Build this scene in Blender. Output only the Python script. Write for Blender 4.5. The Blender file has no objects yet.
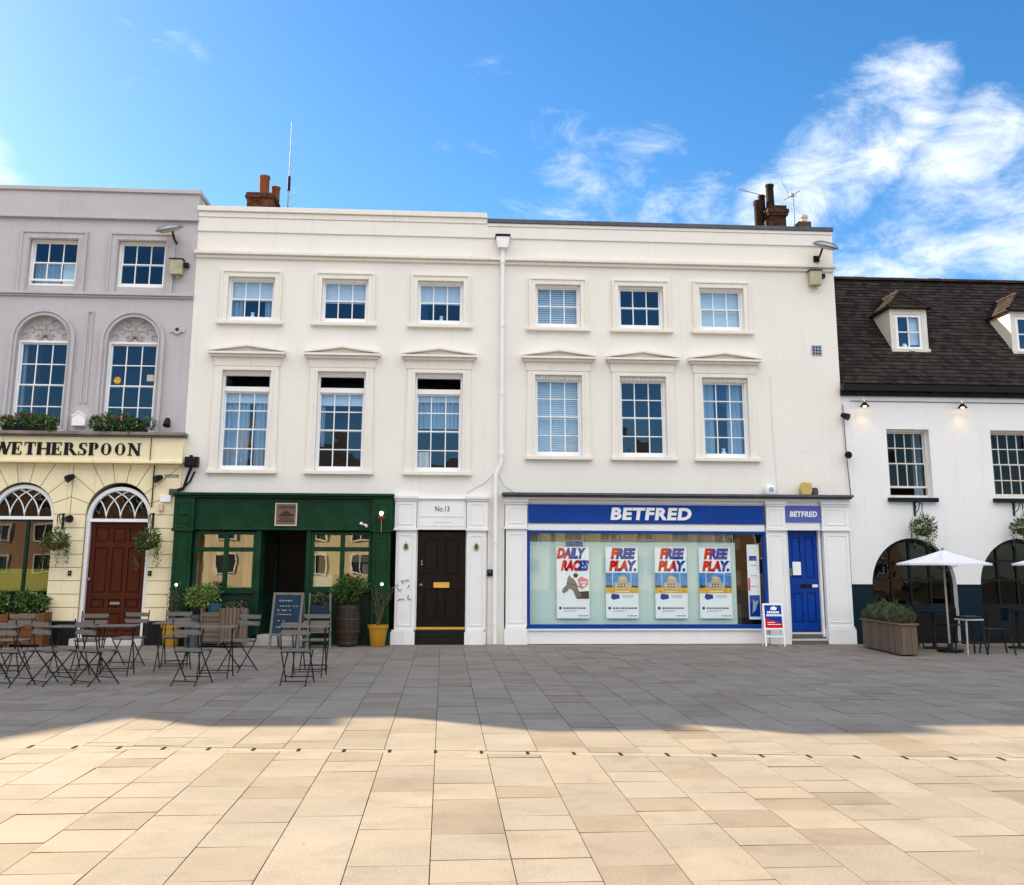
import bpy, bmesh, math, random
from mathutils import Vector, Matrix
from mathutils.geometry import tessellate_polygon
random.seed(7)
R = math.radians
PI = math.pi
scene = bpy.context.scene
COL = scene.collection

# ------------------------------------------------------------------ materials
def ramp_node(nt, a, b, fac):
    mx = nt.nodes.new('ShaderNodeMix'); mx.data_type = 'RGBA'
    mx.inputs[6].default_value = (*a, 1); mx.inputs[7].default_value = (*b, 1)
    nt.links.new(fac, mx.inputs[0])
    return mx.outputs[2]

def mat(name, col, rough=.6, metal=0.0, noise=None, bump=None, island=0.0, streak=0.0, spec=.13, stretch=None, obj=False, emit=None, hue=None, crack=0.0):
    m = bpy.data.materials.new(name); m.use_nodes = True
    nt = m.node_tree; N = nt.nodes; L = nt.links
    b = N['Principled BSDF']
    b.inputs['Roughness'].default_value = rough
    b.inputs['Metallic'].default_value = metal
    b.inputs['Specular IOR Level'].default_value = spec
    if obj:
        tc = N.new('ShaderNodeTexCoord'); pos = tc.outputs['Object']
    else:
        g = N.new('ShaderNodeNewGeometry'); pos = g.outputs['Position']
    if stretch:
        mp = N.new('ShaderNodeMapping'); mp.inputs['Scale'].default_value = stretch
        L.new(pos, mp.inputs[0]); spos = mp.outputs[0]
    else: spos = pos
    out = None
    def scaled(c, f): return tuple(min(1, max(0, v*f)) for v in c)
    if noise:
        sc, amt = noise
        n = N.new('ShaderNodeTexNoise'); n.inputs['Scale'].default_value = sc; n.inputs['Detail'].default_value = 6; n.inputs['Roughness'].default_value = .65
        L.new(spos, n.inputs['Vector'])
        mr = N.new('ShaderNodeMapRange'); mr.inputs[1].default_value = .3; mr.inputs[2].default_value = .7
        L.new(n.outputs[0], mr.inputs[0])
        out = ramp_node(nt, scaled(col, 1-amt), scaled(col, 1+amt), mr.outputs[0])
    if island:
        g2 = N.new('ShaderNodeNewGeometry')
        lo, hi = (1-island, 1+island)
        if hue:
            c2 = ramp_node(nt, scaled(col, lo), scaled(hue, hi), g2.outputs['Random Per Island'])
        else:
            c2 = ramp_node(nt, scaled(col, lo), scaled(col, hi), g2.outputs['Random Per Island'])
        if out is None: out = c2
        else:
            mx = N.new('ShaderNodeMix'); mx.data_type = 'RGBA'; mx.inputs[0].default_value = .6
            L.new(out, mx.inputs[6]); L.new(c2, mx.inputs[7]); out = mx.outputs[2]
    if streak:
        mp = N.new('ShaderNodeMapping'); mp.inputs['Scale'].default_value = (8, 8, .3)
        L.new(pos, mp.inputs[0])
        n = N.new('ShaderNodeTexNoise'); n.inputs['Scale'].default_value = 1.3; n.inputs['Detail'].default_value = 8
        L.new(mp.outputs[0], n.inputs['Vector'])
        mr = N.new('ShaderNodeMapRange'); mr.inputs[1].default_value = .57; mr.inputs[2].default_value = .78; mr.inputs[3].default_value = 0; mr.inputs[4].default_value = streak*1.6
        L.new(n.outputs[0], mr.inputs[0])
        mx = N.new('ShaderNodeMix'); mx.data_type = 'RGBA'
        L.new(mr.outputs[0], mx.inputs[0])
        if out is None: mx.inputs[6].default_value = (*col, 1)
        else: L.new(out, mx.inputs[6])
        mx.inputs[7].default_value = (.22, .2, .17, 1); out = mx.outputs[2]
    if crack:
        nz = N.new('ShaderNodeTexNoise'); nz.inputs['Scale'].default_value = 2.2; nz.inputs['Detail'].default_value = 5; L.new(pos, nz.inputs['Vector'])
        ad = N.new('ShaderNodeVectorMath'); ad.operation = 'MULTIPLY_ADD'; ad.inputs[1].default_value = (.6, .6, .6); L.new(nz.outputs['Color'], ad.inputs[0]); L.new(pos, ad.inputs[2])
        vo = N.new('ShaderNodeTexVoronoi'); vo.feature = 'DISTANCE_TO_EDGE'; vo.inputs['Scale'].default_value = .42; L.new(ad.outputs[0], vo.inputs['Vector'])
        lt = N.new('ShaderNodeMapRange'); lt.inputs[1].default_value = .001; lt.inputs[2].default_value = .0045; lt.inputs[3].default_value = crack; lt.inputs[4].default_value = 0; L.new(vo.outputs[0], lt.inputs[0])
        n9 = N.new('ShaderNodeTexNoise'); n9.inputs['Scale'].default_value = .45; L.new(pos, n9.inputs['Vector'])
        m9 = N.new('ShaderNodeMapRange'); m9.inputs[1].default_value = .5; m9.inputs[2].default_value = .6; L.new(n9.outputs[0], m9.inputs[0])
        m8 = N.new('ShaderNodeMath'); m8.operation = 'MULTIPLY'; L.new(lt.outputs[0], m8.inputs[0]); L.new(m9.outputs[0], m8.inputs[1])
        mx = N.new('ShaderNodeMix'); mx.data_type = 'RGBA'; L.new(m8.outputs[0], mx.inputs[0])
        if out is None: mx.inputs[6].default_value = (*col, 1)
        else: L.new(out, mx.inputs[6])
        mx.inputs[7].default_value = (.3, .28, .25, 1); out = mx.outputs[2]
    if out is None: b.inputs['Base Color'].default_value = (*col, 1)
    else: L.new(out, b.inputs['Base Color'])
    if bump:
        sc, st = bump
        n = N.new('ShaderNodeTexNoise'); n.inputs['Scale'].default_value = sc; n.inputs['Detail'].default_value = 5
        L.new(spos, n.inputs['Vector'])
        bp = N.new('ShaderNodeBump'); bp.inputs['Strength'].default_value = st; bp.inputs['Distance'].default_value = .02
        L.new(n.outputs[0], bp.inputs['Height']); L.new(bp.outputs[0], b.inputs['Normal'])
    if emit:
        b.inputs['Emission Color'].default_value = (*emit[0], 1); b.inputs['Emission Strength'].default_value = emit[1]
    return m

def glass(name, tint=(.9, .93, .95), ior=1.9, wob=.15, rough=0.004, gtint=(.96, .98, 1, 1)):
    m = bpy.data.materials.new(name); m.use_nodes = True
    nt = m.node_tree; N = nt.nodes; L = nt.links
    N.remove(N['Principled BSDF']); out = N['Material Output']
    t = N.new('ShaderNodeBsdfTransparent'); t.inputs[0].default_value = (*tint, 1)
    gl = N.new('ShaderNodeBsdfGlossy'); gl.inputs['Roughness'].default_value = rough; gl.inputs[0].default_value = gtint
    f0 = ((ior-1)/(ior+1))**2
    lw = N.new('ShaderNodeLayerWeight'); lw.inputs[0].default_value = .5
    pw = N.new('ShaderNodeMath'); pw.operation = 'POWER'; pw.inputs[1].default_value = 5; L.new(lw.outputs['Facing'], pw.inputs[0])
    fr = N.new('ShaderNodeMath'); fr.operation = 'MULTIPLY_ADD'; fr.inputs[1].default_value = 1-f0; fr.inputs[2].default_value = f0; L.new(pw.outputs[0], fr.inputs[0])
    n = N.new('ShaderNodeTexNoise'); n.inputs['Scale'].default_value = 2.3; n.inputs['Detail'].default_value = 1
    g = N.new('ShaderNodeNewGeometry'); L.new(g.outputs['Position'], n.inputs['Vector'])
    bp = N.new('ShaderNodeBump'); bp.inputs['Strength'].default_value = wob; bp.inputs['Distance'].default_value = .03
    L.new(n.outputs[0], bp.inputs['Height']); L.new(bp.outputs[0], gl.inputs['Normal'])
    mx = N.new('ShaderNodeMixShader')
    L.new(fr.outputs[0], mx.inputs[0]); L.new(t.outputs[0], mx.inputs[1]); L.new(gl.outputs[0], mx.inputs[2])
    L.new(mx.outputs[0], out.inputs[0])
    return m

M = {}
M['stucco'] = mat('stucco', (.80, .765, .72), .75, noise=(.55, .035), bump=(60, .12), streak=.055, crack=.1)
M['stucco_trim'] = mat('stucco_trim', (.80, .757, .695), .7, noise=(1.4, .04), bump=(60, .08), streak=.09)
M['pub_white'] = mat('pub_white', (.80, .79, .79), .75, noise=(.8, .025), bump=(9, .25), streak=.07, crack=.07)
M['grey_stucco'] = mat('grey_stucco', (.49, .462, .487), .75, noise=(.9, .06), bump=(60, .12), streak=.12, crack=.1)
M['grey_trim'] = mat('grey_trim', (.48, .452, .475), .7, noise=(1.5, .07), bump=(60, .08), streak=.18)
M['relief'] = mat('relief', (.40, .36, .34), .7, noise=(20, .15))
M['cream'] = mat('cream', (.86, .75, .50), .6, noise=(1.2, .05), bump=(50, .1), streak=.16)
M['cream_joint'] = mat('cream_joint', (.42, .34, .2), .8)
M['white'] = mat('white_paint', (.83, .83, .83), .35, noise=(3, .025), streak=.05)
M['chip_white'] = mat('chipped_white_paint', (.82, .81, .81), .45, noise=(2.5, .04), streak=.16)
M['sash'] = mat('sash_white', (.85, .85, .86), .35)
M['green'] = mat('green_gloss', (.003, .040, .016), .35, spec=.14, noise=(3.5, .3))
M['green_dark'] = mat('green_black', (.008, .03, .018), .35, noise=(3, .2))
M['navy'] = mat('navy_paint', (.004, .017, .027), .4, noise=(3, .15))
M['black'] = mat('black_paint', (.012, .012, .013), .35)
M['iron'] = mat('black_iron', (.018, .018, .019), .45)
M['door_black'] = mat('dark_stained_door', (.008, .005, .0038), .3, noise=(1, .5), stretch=(30, 30, 2))
M['door_red'] = mat('red_mahogany', (.068, .014, .006), .3, noise=(1, .35), stretch=(25, 25, 1.5))
M['door_blue'] = mat('blue_door_paint', (.004, .045, .30), .3, noise=(2.5, .22))
M['blue'] = mat('sign_blue', (.004, .05, .29), .35, noise=(1.5, .14))
M['blue_pale'] = mat('faded_sign_blue', (.10, .13, .45), .35, noise=(2, .05))
M['letter'] = mat('letter_white', (.88, .88, .9), .3)
M['brass'] = mat('brass', (.65, .42, .12), .3, 1.0)
M['lead'] = mat('lead_flashing', (.09, .10, .12), .5, noise=(5, .25), streak=.2)
M['lead_light'] = mat('lead_apron', (.36, .40, .48), .45, noise=(9, .2))
M['step'] = mat('stone_step', (.5, .49, .47), .7, noise=(8, .12))
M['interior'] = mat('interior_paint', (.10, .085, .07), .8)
M['int_light'] = mat('interior_light', (.5, .48, .42), .8)
M['blind'] = mat('blind_white', (.82, .84, .85), .7)
M['venetian'] = mat('blind_venetian', (.84, .87, .88), .6)
M['curtain'] = mat('curtain', (.42, .50, .58), .8)
M['navy_curtain'] = mat('navy_curtain', (.02, .05, .14), .8)
M['glass'] = glass('window_glass', (.76, .89, 1), 1.9, .12, gtint=(.58, .80, 1, 1))
M['shop_glass'] = glass('shop_glass', (.94, .97, .96), 1.5, .02)
M['pub_glass'] = glass('pub_glass', (.42, .5, .56), 1.34, .1)
M['green_glass'] = glass('bar_glass', (.7, .7, .64), 2.1, .02)
M['film'] = mat('window_film', (.56, .72, .69), .5)
M['paper'] = mat('poster_paper', (.90, .94, .97), .5)
M['red'] = mat('print_red', (.60, .002, .006), .45)
M['print_blue'] = mat('print_blue', (.002, .04, .34), .45)
M['print_sky'] = mat('print_sky', (.02, .24, .60), .45, noise=(9, .4), obj=False)
M['print_gold'] = mat('print_gold', (.72, .42, .05), .45, noise=(20, .4))
M['print_dark'] = mat('print_dark', (.03, .05, .08), .45)
M['print_grey'] = mat('print_grey', (.35, .42, .48), .45)
M['print_brown'] = mat('print_brown', (.06, .03, .02), .45)
M['print_horse'] = mat('print_horse', (.16, .16, .17), .45)
M['print_pink'] = mat('print_pink', (.72, .22, .28), .45)
M['yellow_pot'] = mat('yellow_pot', (.44, .23, .022), .5, noise=(7, .15), obj=False)
M['terracotta'] = mat('terracotta_pot', (.22, .062, .028), .75, noise=(6, .25))
M['soot'] = mat('sooty_brick', (.05, .03, .025), .85, noise=(8, .5))
M['sootpot'] = mat('sooty_pot', (.022, .014, .012), .8, noise=(6, .4))
M['buff'] = mat('buff_pot', (.62, .5, .4), .7)
M['wood'] = mat('slat_wood', (.15, .138, .13), .6, noise=(2, .3), stretch=(3, 40, 40), obj=True)
M['greywood'] = mat('weathered_wood', (.145, .105, .078), .75, noise=(1.5, .3), stretch=(14, 14, 1.2), island=.3)
M['brownwood'] = mat('brown_timber', (.14, .055, .022), .6, noise=(2, .3), stretch=(3, 20, 20), island=.25)
M['barrel'] = mat('barrel_oak', (.045, .03, .021), .6, noise=(3, .35), island=.3)
M['board'] = mat('chalkboard_blue', (.014, .030, .058), .55, noise=(6, .3))
M['chalk'] = mat('chalk', (.55, .6, .66), .9)
M['teal'] = mat('teal_tub', (.03, .10, .13), .5)
M['slate_grey'] = mat('grey_tub', (.07, .08, .095), .6)
M['leaf'] = mat('leaf', (.035, .085, .018), .5, island=.55, hue=(.075, .13, .03))
M['leaf_light'] = mat('leaf_light', (.09, .16, .03), .5, island=.5, hue=(.17, .24, .06))
M['leaf_grey'] = mat('leaf_greygreen', (.065, .10, .055), .55, island=.5, hue=(.10, .12, .06))
M['dryleaf'] = mat('dry_leaf', (.13, .07, .025), .6, island=.5)
M['flower_red'] = mat('flower_red', (.5, .03, .06), .5, island=.3)
M['flower_white'] = mat('flower_white', (.75, .72, .62), .5)
M['twig'] = mat('twig', (.11, .085, .06), .7)
M['moss'] = mat('basket_moss', (.09, .06, .025), .9, noise=(30, .5))
M['rust'] = mat('rusty_hoop', (.06, .05, .045), .6, .3, noise=(9, .4))
M['canvas'] = mat('parasol_canvas', (.78, .78, .80), .8)
M['metal_grey'] = mat('grey_metal', (.30, .31, .31), .4, .6, noise=(4, .2))
M['lamp_box'] = mat('lamp_box', (.42, .40, .27), .5, noise=(6, .2))
M['lens'] = mat('lamp_lens', (.45, .44, .38), .25)
M['alarm_yellow'] = mat('alarm_yellow', (.55, .40, .14), .5)
M['tile'] = mat('roof_tile', (.020, .0155, .014), .8, island=.4, hue=(.046, .034, .030), noise=(3, .5), bump=(30, .4))
M['ridge'] = mat('ridge_tile', (.034, .024, .02), .85, noise=(5, .5), island=.4)
M['gutter'] = mat('gutter_black', (.012, .012, .013), .3)
M['dormer_cream'] = mat('dormer_render', (.76, .67, .50), .7, noise=(3, .06), streak=.2)
M['dormer_frame'] = mat('dormer_frame', (.66, .63, .58), .55, noise=(4, .08), streak=.2)
M['bulb'] = mat('lit_bulb', (1, .85, .5), .5, emit=((1, .68, .26), 5))
M['globe'] = mat('lit_globe', (1, .9, .7), .5, emit=((1, .9, .75), 1.3))
M['joint'] = mat('joint_sand', (.10, .078, .055), .95, noise=(8, .25))
M['drain'] = mat('drain_channel', (.24, .225, .195), .8, noise=(3, .12))
M['slot'] = mat('drain_slot', (.006, .006, .006), .9)
M['yellowgreen'] = mat('board_yellowgreen', (.32, .36, .045), .6)
M['roofing'] = mat('flat_roof', (.14, .14, .15), .9)
M['opp_cream'] = mat('opposite_render', (.72, .60, .40), .8, noise=(.5, .08))
M['opp_brick'] = mat('opposite_brick', (.42, .25, .16), .85, noise=(.6, .15))
M['opp_white'] = mat('opposite_white', (.78, .74, .66), .8, noise=(.5, .05))
M['opp_roof'] = mat('opposite_roof', (.07, .045, .04), .85, noise=(2, .3))
M['opp_glass'] = mat('opposite_glass', (.03, .04, .05), .1)
M['chair_light'] = mat('pale_bentwood', (.42, .36, .30), .45)
M['marker'] = mat('plaque_marks', (.02, .025, .06), .5)
M['plaque'] = mat('plaque_wood', (.17, .115, .09), .55, noise=(4, .25))

# paving slabs: tone per slab, mottling, fine grain
def paving_material():
    m = bpy.data.materials.new('paving_slab'); m.use_nodes = True
    nt = m.node_tree; N = nt.nodes; L = nt.links; b = N['Principled BSDF']
    g = N.new('ShaderNodeNewGeometry')
    cr = N.new('ShaderNodeValToRGB'); e = cr.color_ramp.elements
    e[0].position = 0; e[0].color = (0.193, 0.169, 0.143, 1)
    e[1].position = 1; e[1].color = (0.244, 0.225, 0.207, 1)
    for p, c in ((.12, (0.213, 0.182, 0.148, 1)), (.3, (0.222, 0.200, 0.178, 1)), (.6, (0.234, 0.213, 0.189, 1)), (.85, (0.249, 0.220, 0.189, 1))):
        k = e.new(p); k.color = c
    L.new(g.outputs['Random Per Island'], cr.inputs[0])
    n = N.new('ShaderNodeTexNoise'); n.inputs['Scale'].default_value = 1.1; n.inputs['Detail'].default_value = 7; n.inputs['Roughness'].default_value = .65
    L.new(g.outputs['Position'], n.inputs['Vector'])
    mr = N.new('ShaderNodeMapRange'); mr.inputs[1].default_value = .3; mr.inputs[2].default_value = .72; mr.inputs[3].default_value = .84; mr.inputs[4].default_value = 1.08
    L.new(n.outputs[0], mr.inputs[0])
    n2 = N.new('ShaderNodeTexNoise'); n2.inputs['Scale'].default_value = 55; n2.inputs['Detail'].default_value = 6; n2.inputs['Roughness'].default_value = .75
    L.new(g.outputs['Position'], n2.inputs['Vector'])
    mr2 = N.new('ShaderNodeMapRange'); mr2.inputs[1].default_value = .3; mr2.inputs[2].default_value = .7; mr2.inputs[3].default_value = .8; mr2.inputs[4].default_value = 1.2
    L.new(n2.outputs[0], mr2.inputs[0])
    mu = N.new('ShaderNodeMath'); mu.operation = 'MULTIPLY'; L.new(mr.outputs[0], mu.inputs[0]); L.new(mr2.outputs[0], mu.inputs[1])
    # stains, blotchy, with edges of their own
    n3 = N.new('ShaderNodeTexNoise'); n3.inputs['Scale'].default_value = 3.2; n3.inputs['Detail'].default_value = 4; n3.inputs['Distortion'].default_value = .6
    L.new(g.outputs['Position'], n3.inputs['Vector'])
    mr3 = N.new('ShaderNodeMapRange'); mr3.inputs[1].default_value = .54; mr3.inputs[2].default_value = .63; mr3.inputs[3].default_value = 1; mr3.inputs[4].default_value = .915
    L.new(n3.outputs[0], mr3.inputs[0])
    mu2 = N.new('ShaderNodeMath'); mu2.operation = 'MULTIPLY'; L.new(mu.outputs[0], mu2.inputs[0]); L.new(mr3.outputs[0], mu2.inputs[1])
    vo = N.new('ShaderNodeTexVoronoi'); vo.inputs['Scale'].default_value = 2.6; L.new(g.outputs['Position'], vo.inputs['Vector'])
    sp = N.new('ShaderNodeSeparateColor'); L.new(vo.outputs['Color'], sp.inputs[0])
    rad = N.new('ShaderNodeMapRange'); rad.inputs[1].default_value = .55; rad.inputs[2].default_value = 1; rad.inputs[3].default_value = 0; rad.inputs[4].default_value = .055; L.new(sp.outputs[0], rad.inputs[0])
    ls = N.new('ShaderNodeMath'); ls.operation = 'LESS_THAN'; L.new(vo.outputs['Distance'], ls.inputs[0]); L.new(rad.outputs[0], ls.inputs[1])
    gm = N.new('ShaderNodeMath'); gm.operation = 'MULTIPLY_ADD'; gm.inputs[1].default_value = -.22; gm.inputs[2].default_value = 1; L.new(ls.outputs[0], gm.inputs[0])
    mu3 = N.new('ShaderNodeMath'); mu3.operation = 'MULTIPLY'; L.new(mu2.outputs[0], mu3.inputs[0]); L.new(gm.outputs[0], mu3.inputs[1]); mu2 = mu3
    vm = N.new('ShaderNodeVectorMath'); vm.operation = 'SCALE'
    L.new(cr.outputs[0], vm.inputs[0]); L.new(mu2.outputs[0], vm.inputs['Scale'])
    L.new(vm.outputs[0], b.inputs['Base Color'])
    b.inputs['Roughness'].default_value = .7; b.inputs['Specular IOR Level'].default_value = .2
    bp = N.new('ShaderNodeBump'); bp.inputs['Strength'].default_value = .25; bp.inputs['Distance'].default_value = .01
    L.new(n2.outputs[0], bp.inputs['Height']); L.new(bp.outputs[0], b.inputs['Normal'])
    return m
M['paving'] = paving_material()

# ------------------------------------------------------------------ mesh builder
class MB:
    def __init__(s): s.v = []; s.f = []; s.mi = []; s.cur = 0; s.xf = None
    def V(s, p):
        p = Vector(p)
        if s.xf is not None: p = s.xf @ p
        s.v.append(p); return len(s.v)-1
    def F(s, ids): s.f.append(tuple(ids)); s.mi.append(s.cur)
    def face(s, pts): s.F([s.V(p) for p in pts])
    def box(s, x0, x1, y0, y1, z0, z1):
        i = [s.V(p) for p in ((x0,y0,z0),(x1,y0,z0),(x1,y1,z0),(x0,y1,z0),(x0,y0,z1),(x1,y0,z1),(x1,y1,z1),(x0,y1,z1))]
        for q in ((0,3,2,1),(4,5,6,7),(0,1,5,4),(1,2,6,5),(2,3,7,6),(3,0,4,7)): s.F([i[k] for k in q])
        return s
    def prism(s, loops, y0, y1):
        """XZ polygon (first loop outer, others holes) extruded from y0 to y1"""
        if not isinstance(loops[0][0], (tuple, list)): loops = [loops]
        tri = tessellate_polygon([[Vector((x, z, 0)) for x, z in l] for l in loops])
        flat = [p for l in loops for p in l]
        a = [s.V((x, y0, z)) for x, z in flat]; b = [s.V((x, y1, z)) for x, z in flat]
        for t in tri:
            s.F([a[k] for k in t]); s.F([b[k] for k in reversed(t)])
        o = 0
        for l in loops:
            n = len(l)
            for k in range(n):
                k2 = (k+1) % n
                s.F((a[o+k], a[o+k2], b[o+k2], b[o+k]))
            o += n
        return s
    def ring(s, x0, x1, z0, z1, w, y0, y1, wb=None):
        wb = w if wb is None else wb
        s.box(x0, x0+w, y0, y1, z0, z1); s.box(x1-w, x1, y0, y1, z0, z1)
        s.box(x0+w, x1-w, y0, y1, z1-w, z1)
        if wb: s.box(x0+w, x1-w, y0, y1, z0, z0+wb)
        return s
    def tube(s, pts, r, n=6, cap=True):
        pts = [Vector(p) for p in pts]; rs = r if isinstance(r, (list, tuple)) else [r]*len(pts)
        rings = []; ref = None
        for k, p in enumerate(pts):
            d = (pts[min(k+1, len(pts)-1)] - pts[max(k-1, 0)]).normalized()
            if ref is None:
                ref = Vector((0, 0, 1)) if abs(d.z) < .9 else Vector((1, 0, 0))
            u = d.cross(ref).normalized(); w = u.cross(d).normalized(); ref = w
            rings.append([s.V(p + (u*math.cos(2*PI*j/n) + w*math.sin(2*PI*j/n))*rs[k]) for j in range(n)])
        for a, b in zip(rings, rings[1:]):
            for j in range(n): s.F((a[j], a[(j+1) % n], b[(j+1) % n], b[j]))
        if cap: s.F(list(reversed(rings[0]))); s.F(rings[-1])
        return s
    def lathe(s, prof, c=(0, 0, 0), n=20, cap=True):
        rings = [[s.V((c[0]+r*math.cos(2*PI*j/n), c[1]+r*math.sin(2*PI*j/n), c[2]+z)) for j in range(n)] for r, z in prof]
        for a, b in zip(rings, rings[1:]):
            for j in range(n): s.F((a[j], a[(j+1) % n], b[(j+1) % n], b[j]))
        if cap: s.F(list(reversed(rings[0]))); s.F(rings[-1])
        return s
    def slat(s, p, q, w, t, up=(0, 0, 1)):
        """rectangular bar from p to q, w wide across, t thick along up"""
        p = Vector(p); q = Vector(q); d = (q-p).normalized(); up = Vector(up)
        u = d.cross(up).normalized()*w/2; v = u.cross(d).normalized()*t/2
        a = [s.V(p+e) for e in (-u-v, u-v, u+v, -u+v)]; b = [s.V(q+e) for e in (-u-v, u-v, u+v, -u+v)]
        for k in range(4): s.F((a[k], a[(k+1) % 4], b[(k+1) % 4], b[k]))
        s.F(a[::-1]); s.F(b); return s
    def leaf(s, p, d, n, l, w):
        p = Vector(p); d = Vector(d).normalized(); side = d.cross(Vector(n))
        if side.length < 1e-4: side = d.cross(Vector((1, .3, 0)))
        side.normalize(); up = side.cross(d)
        a = s.V(p); b = s.V(p+d*l*.5+side*w*.5+up*l*.08); c = s.V(p+d*l); e = s.V(p+d*l*.5-side*w*.5+up*l*.08)
        s.F((a, b, c, e))
    def leaves(s, c, rad, n, l, w, droop=0.0, shell=.45):
        c = Vector(c)
        for _ in range(n):
            while 1:
                q = Vector((random.uniform(-1, 1), random.uniform(-1, 1), random.uniform(-1, 1)))
                if shell < q.length <= 1: break
            p = c + Vector((q.x*rad[0], q.y*rad[1], q.z*rad[2]))
            d = q.normalized()+Vector((random.gauss(0, .6), random.gauss(0, .6), random.gauss(.2-droop, .6)))
            s.leaf(p, d, (random.gauss(0, 1), random.gauss(0, 1), 1), l*random.uniform(.6, 1.3), w*random.uniform(.7, 1.3))
        return s
    def build(s, name, mats, parent=None, label=None, cat=None, group=None, kind=None, smooth=False, bevel=0.0, weld=True):
        me = bpy.data.meshes.new(name)
        if not isinstance(mats, (list, tuple)): mats = [mats]
        org = Vector((0, 0, 0))
        if parent is None and kind is None and s.v:
            xs = [p.x for p in s.v]; ys = [p.y for p in s.v]; zs = [p.z for p in s.v]
            org = Vector(((min(xs)+max(xs))/2, (min(ys)+max(ys))/2, min(zs)))
        me.from_pydata([p-org for p in s.v], [], s.f)
        for m in mats: me.materials.append(M[m] if isinstance(m, str) else m)
        me.polygons.foreach_set('material_index', s.mi)
        if weld:
            bm = bmesh.new(); bm.from_mesh(me); bmesh.ops.recalc_face_normals(bm, faces=bm.faces); bm.to_mesh(me); bm.free()
        if smooth:
            me.polygons.foreach_set('use_smooth', [True]*len(me.polygons))
            me.set_sharp_from_angle(angle=R(40))
        o = bpy.data.objects.new(name, me); COL.objects.link(o); o.location = org
        if parent is not None:
            o.parent = parent
            if parent.get('world_kids'):
                o.matrix_parent_inverse = Matrix.Translation(-parent.location)
        if bevel:
            bv = o.modifiers.new('bevel', 'BEVEL'); bv.width = bevel; bv.segments = 2; bv.limit_method = 'ANGLE'; bv.angle_limit = R(40)
        if label: o['label'] = label
        if cat: o['category'] = cat
        if group: o['group'] = group
        if kind: o['kind'] = kind
        return o

def thing(name, label, cat, loc=(0, 0, 0), rz=0.0, group=None, world=False):
    o = bpy.data.objects.new(name, None); COL.objects.link(o)
    o.empty_display_size = .2; o.location = loc; o.rotation_euler = (0, 0, rz)
    o['label'] = label; o['category'] = cat
    if group: o['group'] = group
    if world: o['world_kids'] = 1
    return o

def copy_thing(root, loc, rz, label):
    def rec(o, par):
        c = o.copy(); COL.objects.link(c)
        if par is not None: c.parent = par
        for ch in list(o.children): rec(ch, c)
        return c
    r = rec(root, None); r.location = loc; r.rotation_euler = (0, 0, rz); r['label'] = label
    return r

def rect(x0, x1, z0, z1): return [(x0, z0), (x1, z0), (x1, z1), (x0, z1)]
def arch(c, r, z0, zs, n=24, rz=None):
    """door-shaped loop: jambs from z0 to springing zs, then a half ellipse"""
    rz = r if rz is None else rz
    return [(c-r, z0), (c+r, z0)] + [(c+r*math.cos(PI*k/n), zs+rz*math.sin(PI*k/n)) for k in range(n+1)]
def arc_band(c, zs, r0, r1, n=24, z0=None):
    o = [(c+r1*math.cos(PI*k/n), zs+r1*math.sin(PI*k/n)) for k in range(n+1)]
    i = [(c+r0*math.cos(PI*k/n), zs+r0*math.sin(PI*k/n)) for k in range(n, -1, -1)]
    if z0 is not None: o = [(c+r1, z0)]+o+[(c-r1, z0)]; i = [(c-r0, z0)]+i+[(c+r0, z0)]
    return o+i

def text_geo(body, shear=0.0, offset=0.0, spacing=1.0, extrude=.01):
    cu = bpy.data.curves.new('lettering_curve', 'FONT'); cu.body = body; cu.shear = shear; cu.offset = offset
    cu.space_character = spacing; cu.resolution_u = 4; cu.extrude = extrude
    ob = bpy.data.objects.new('lettering_curve', cu); COL.objects.link(ob)
    dg = bpy.context.evaluated_depsgraph_get()
    me = bpy.data.meshes.new_from_object(ob.evaluated_get(dg))
    vs = [v.co.copy() for v in me.vertices]; fs = [tuple(p.vertices) for p in me.polygons]
    bpy.data.objects.remove(ob); bpy.data.curves.remove(cu); bpy.data.meshes.remove(me)
    return vs, fs
def put_text(mb, body, x0, x1, z0, z1, y, depth=.01, shear=0.0, offset=0.0, spacing=1.0, pick=None):
    vs, fs = text_geo(body, shear, offset, spacing)
    ax = min(v.x for v in vs); bx = max(v.x for v in vs); ay = min(v.y for v in vs); by = max(v.y for v in vs)
    base = len(mb.v)
    for v in vs:
        mb.V((x0+(v.x-ax)/(bx-ax)*(x1-x0), y-depth*(1 if v.z > 0 else 0), z0+(v.y-ay)/(by-ay)*(z1-z0)))
    for f in fs:
        if pick:
            cx = sum(mb.v[base+k].x for k in f)/len(f); cz = sum(mb.v[base+k].z for k in f)/len(f)
            mb.cur = pick((cx-x0)/(x1-x0), (cz-z0)/(z1-z0))
        mb.F([base+k for k in f])

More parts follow.
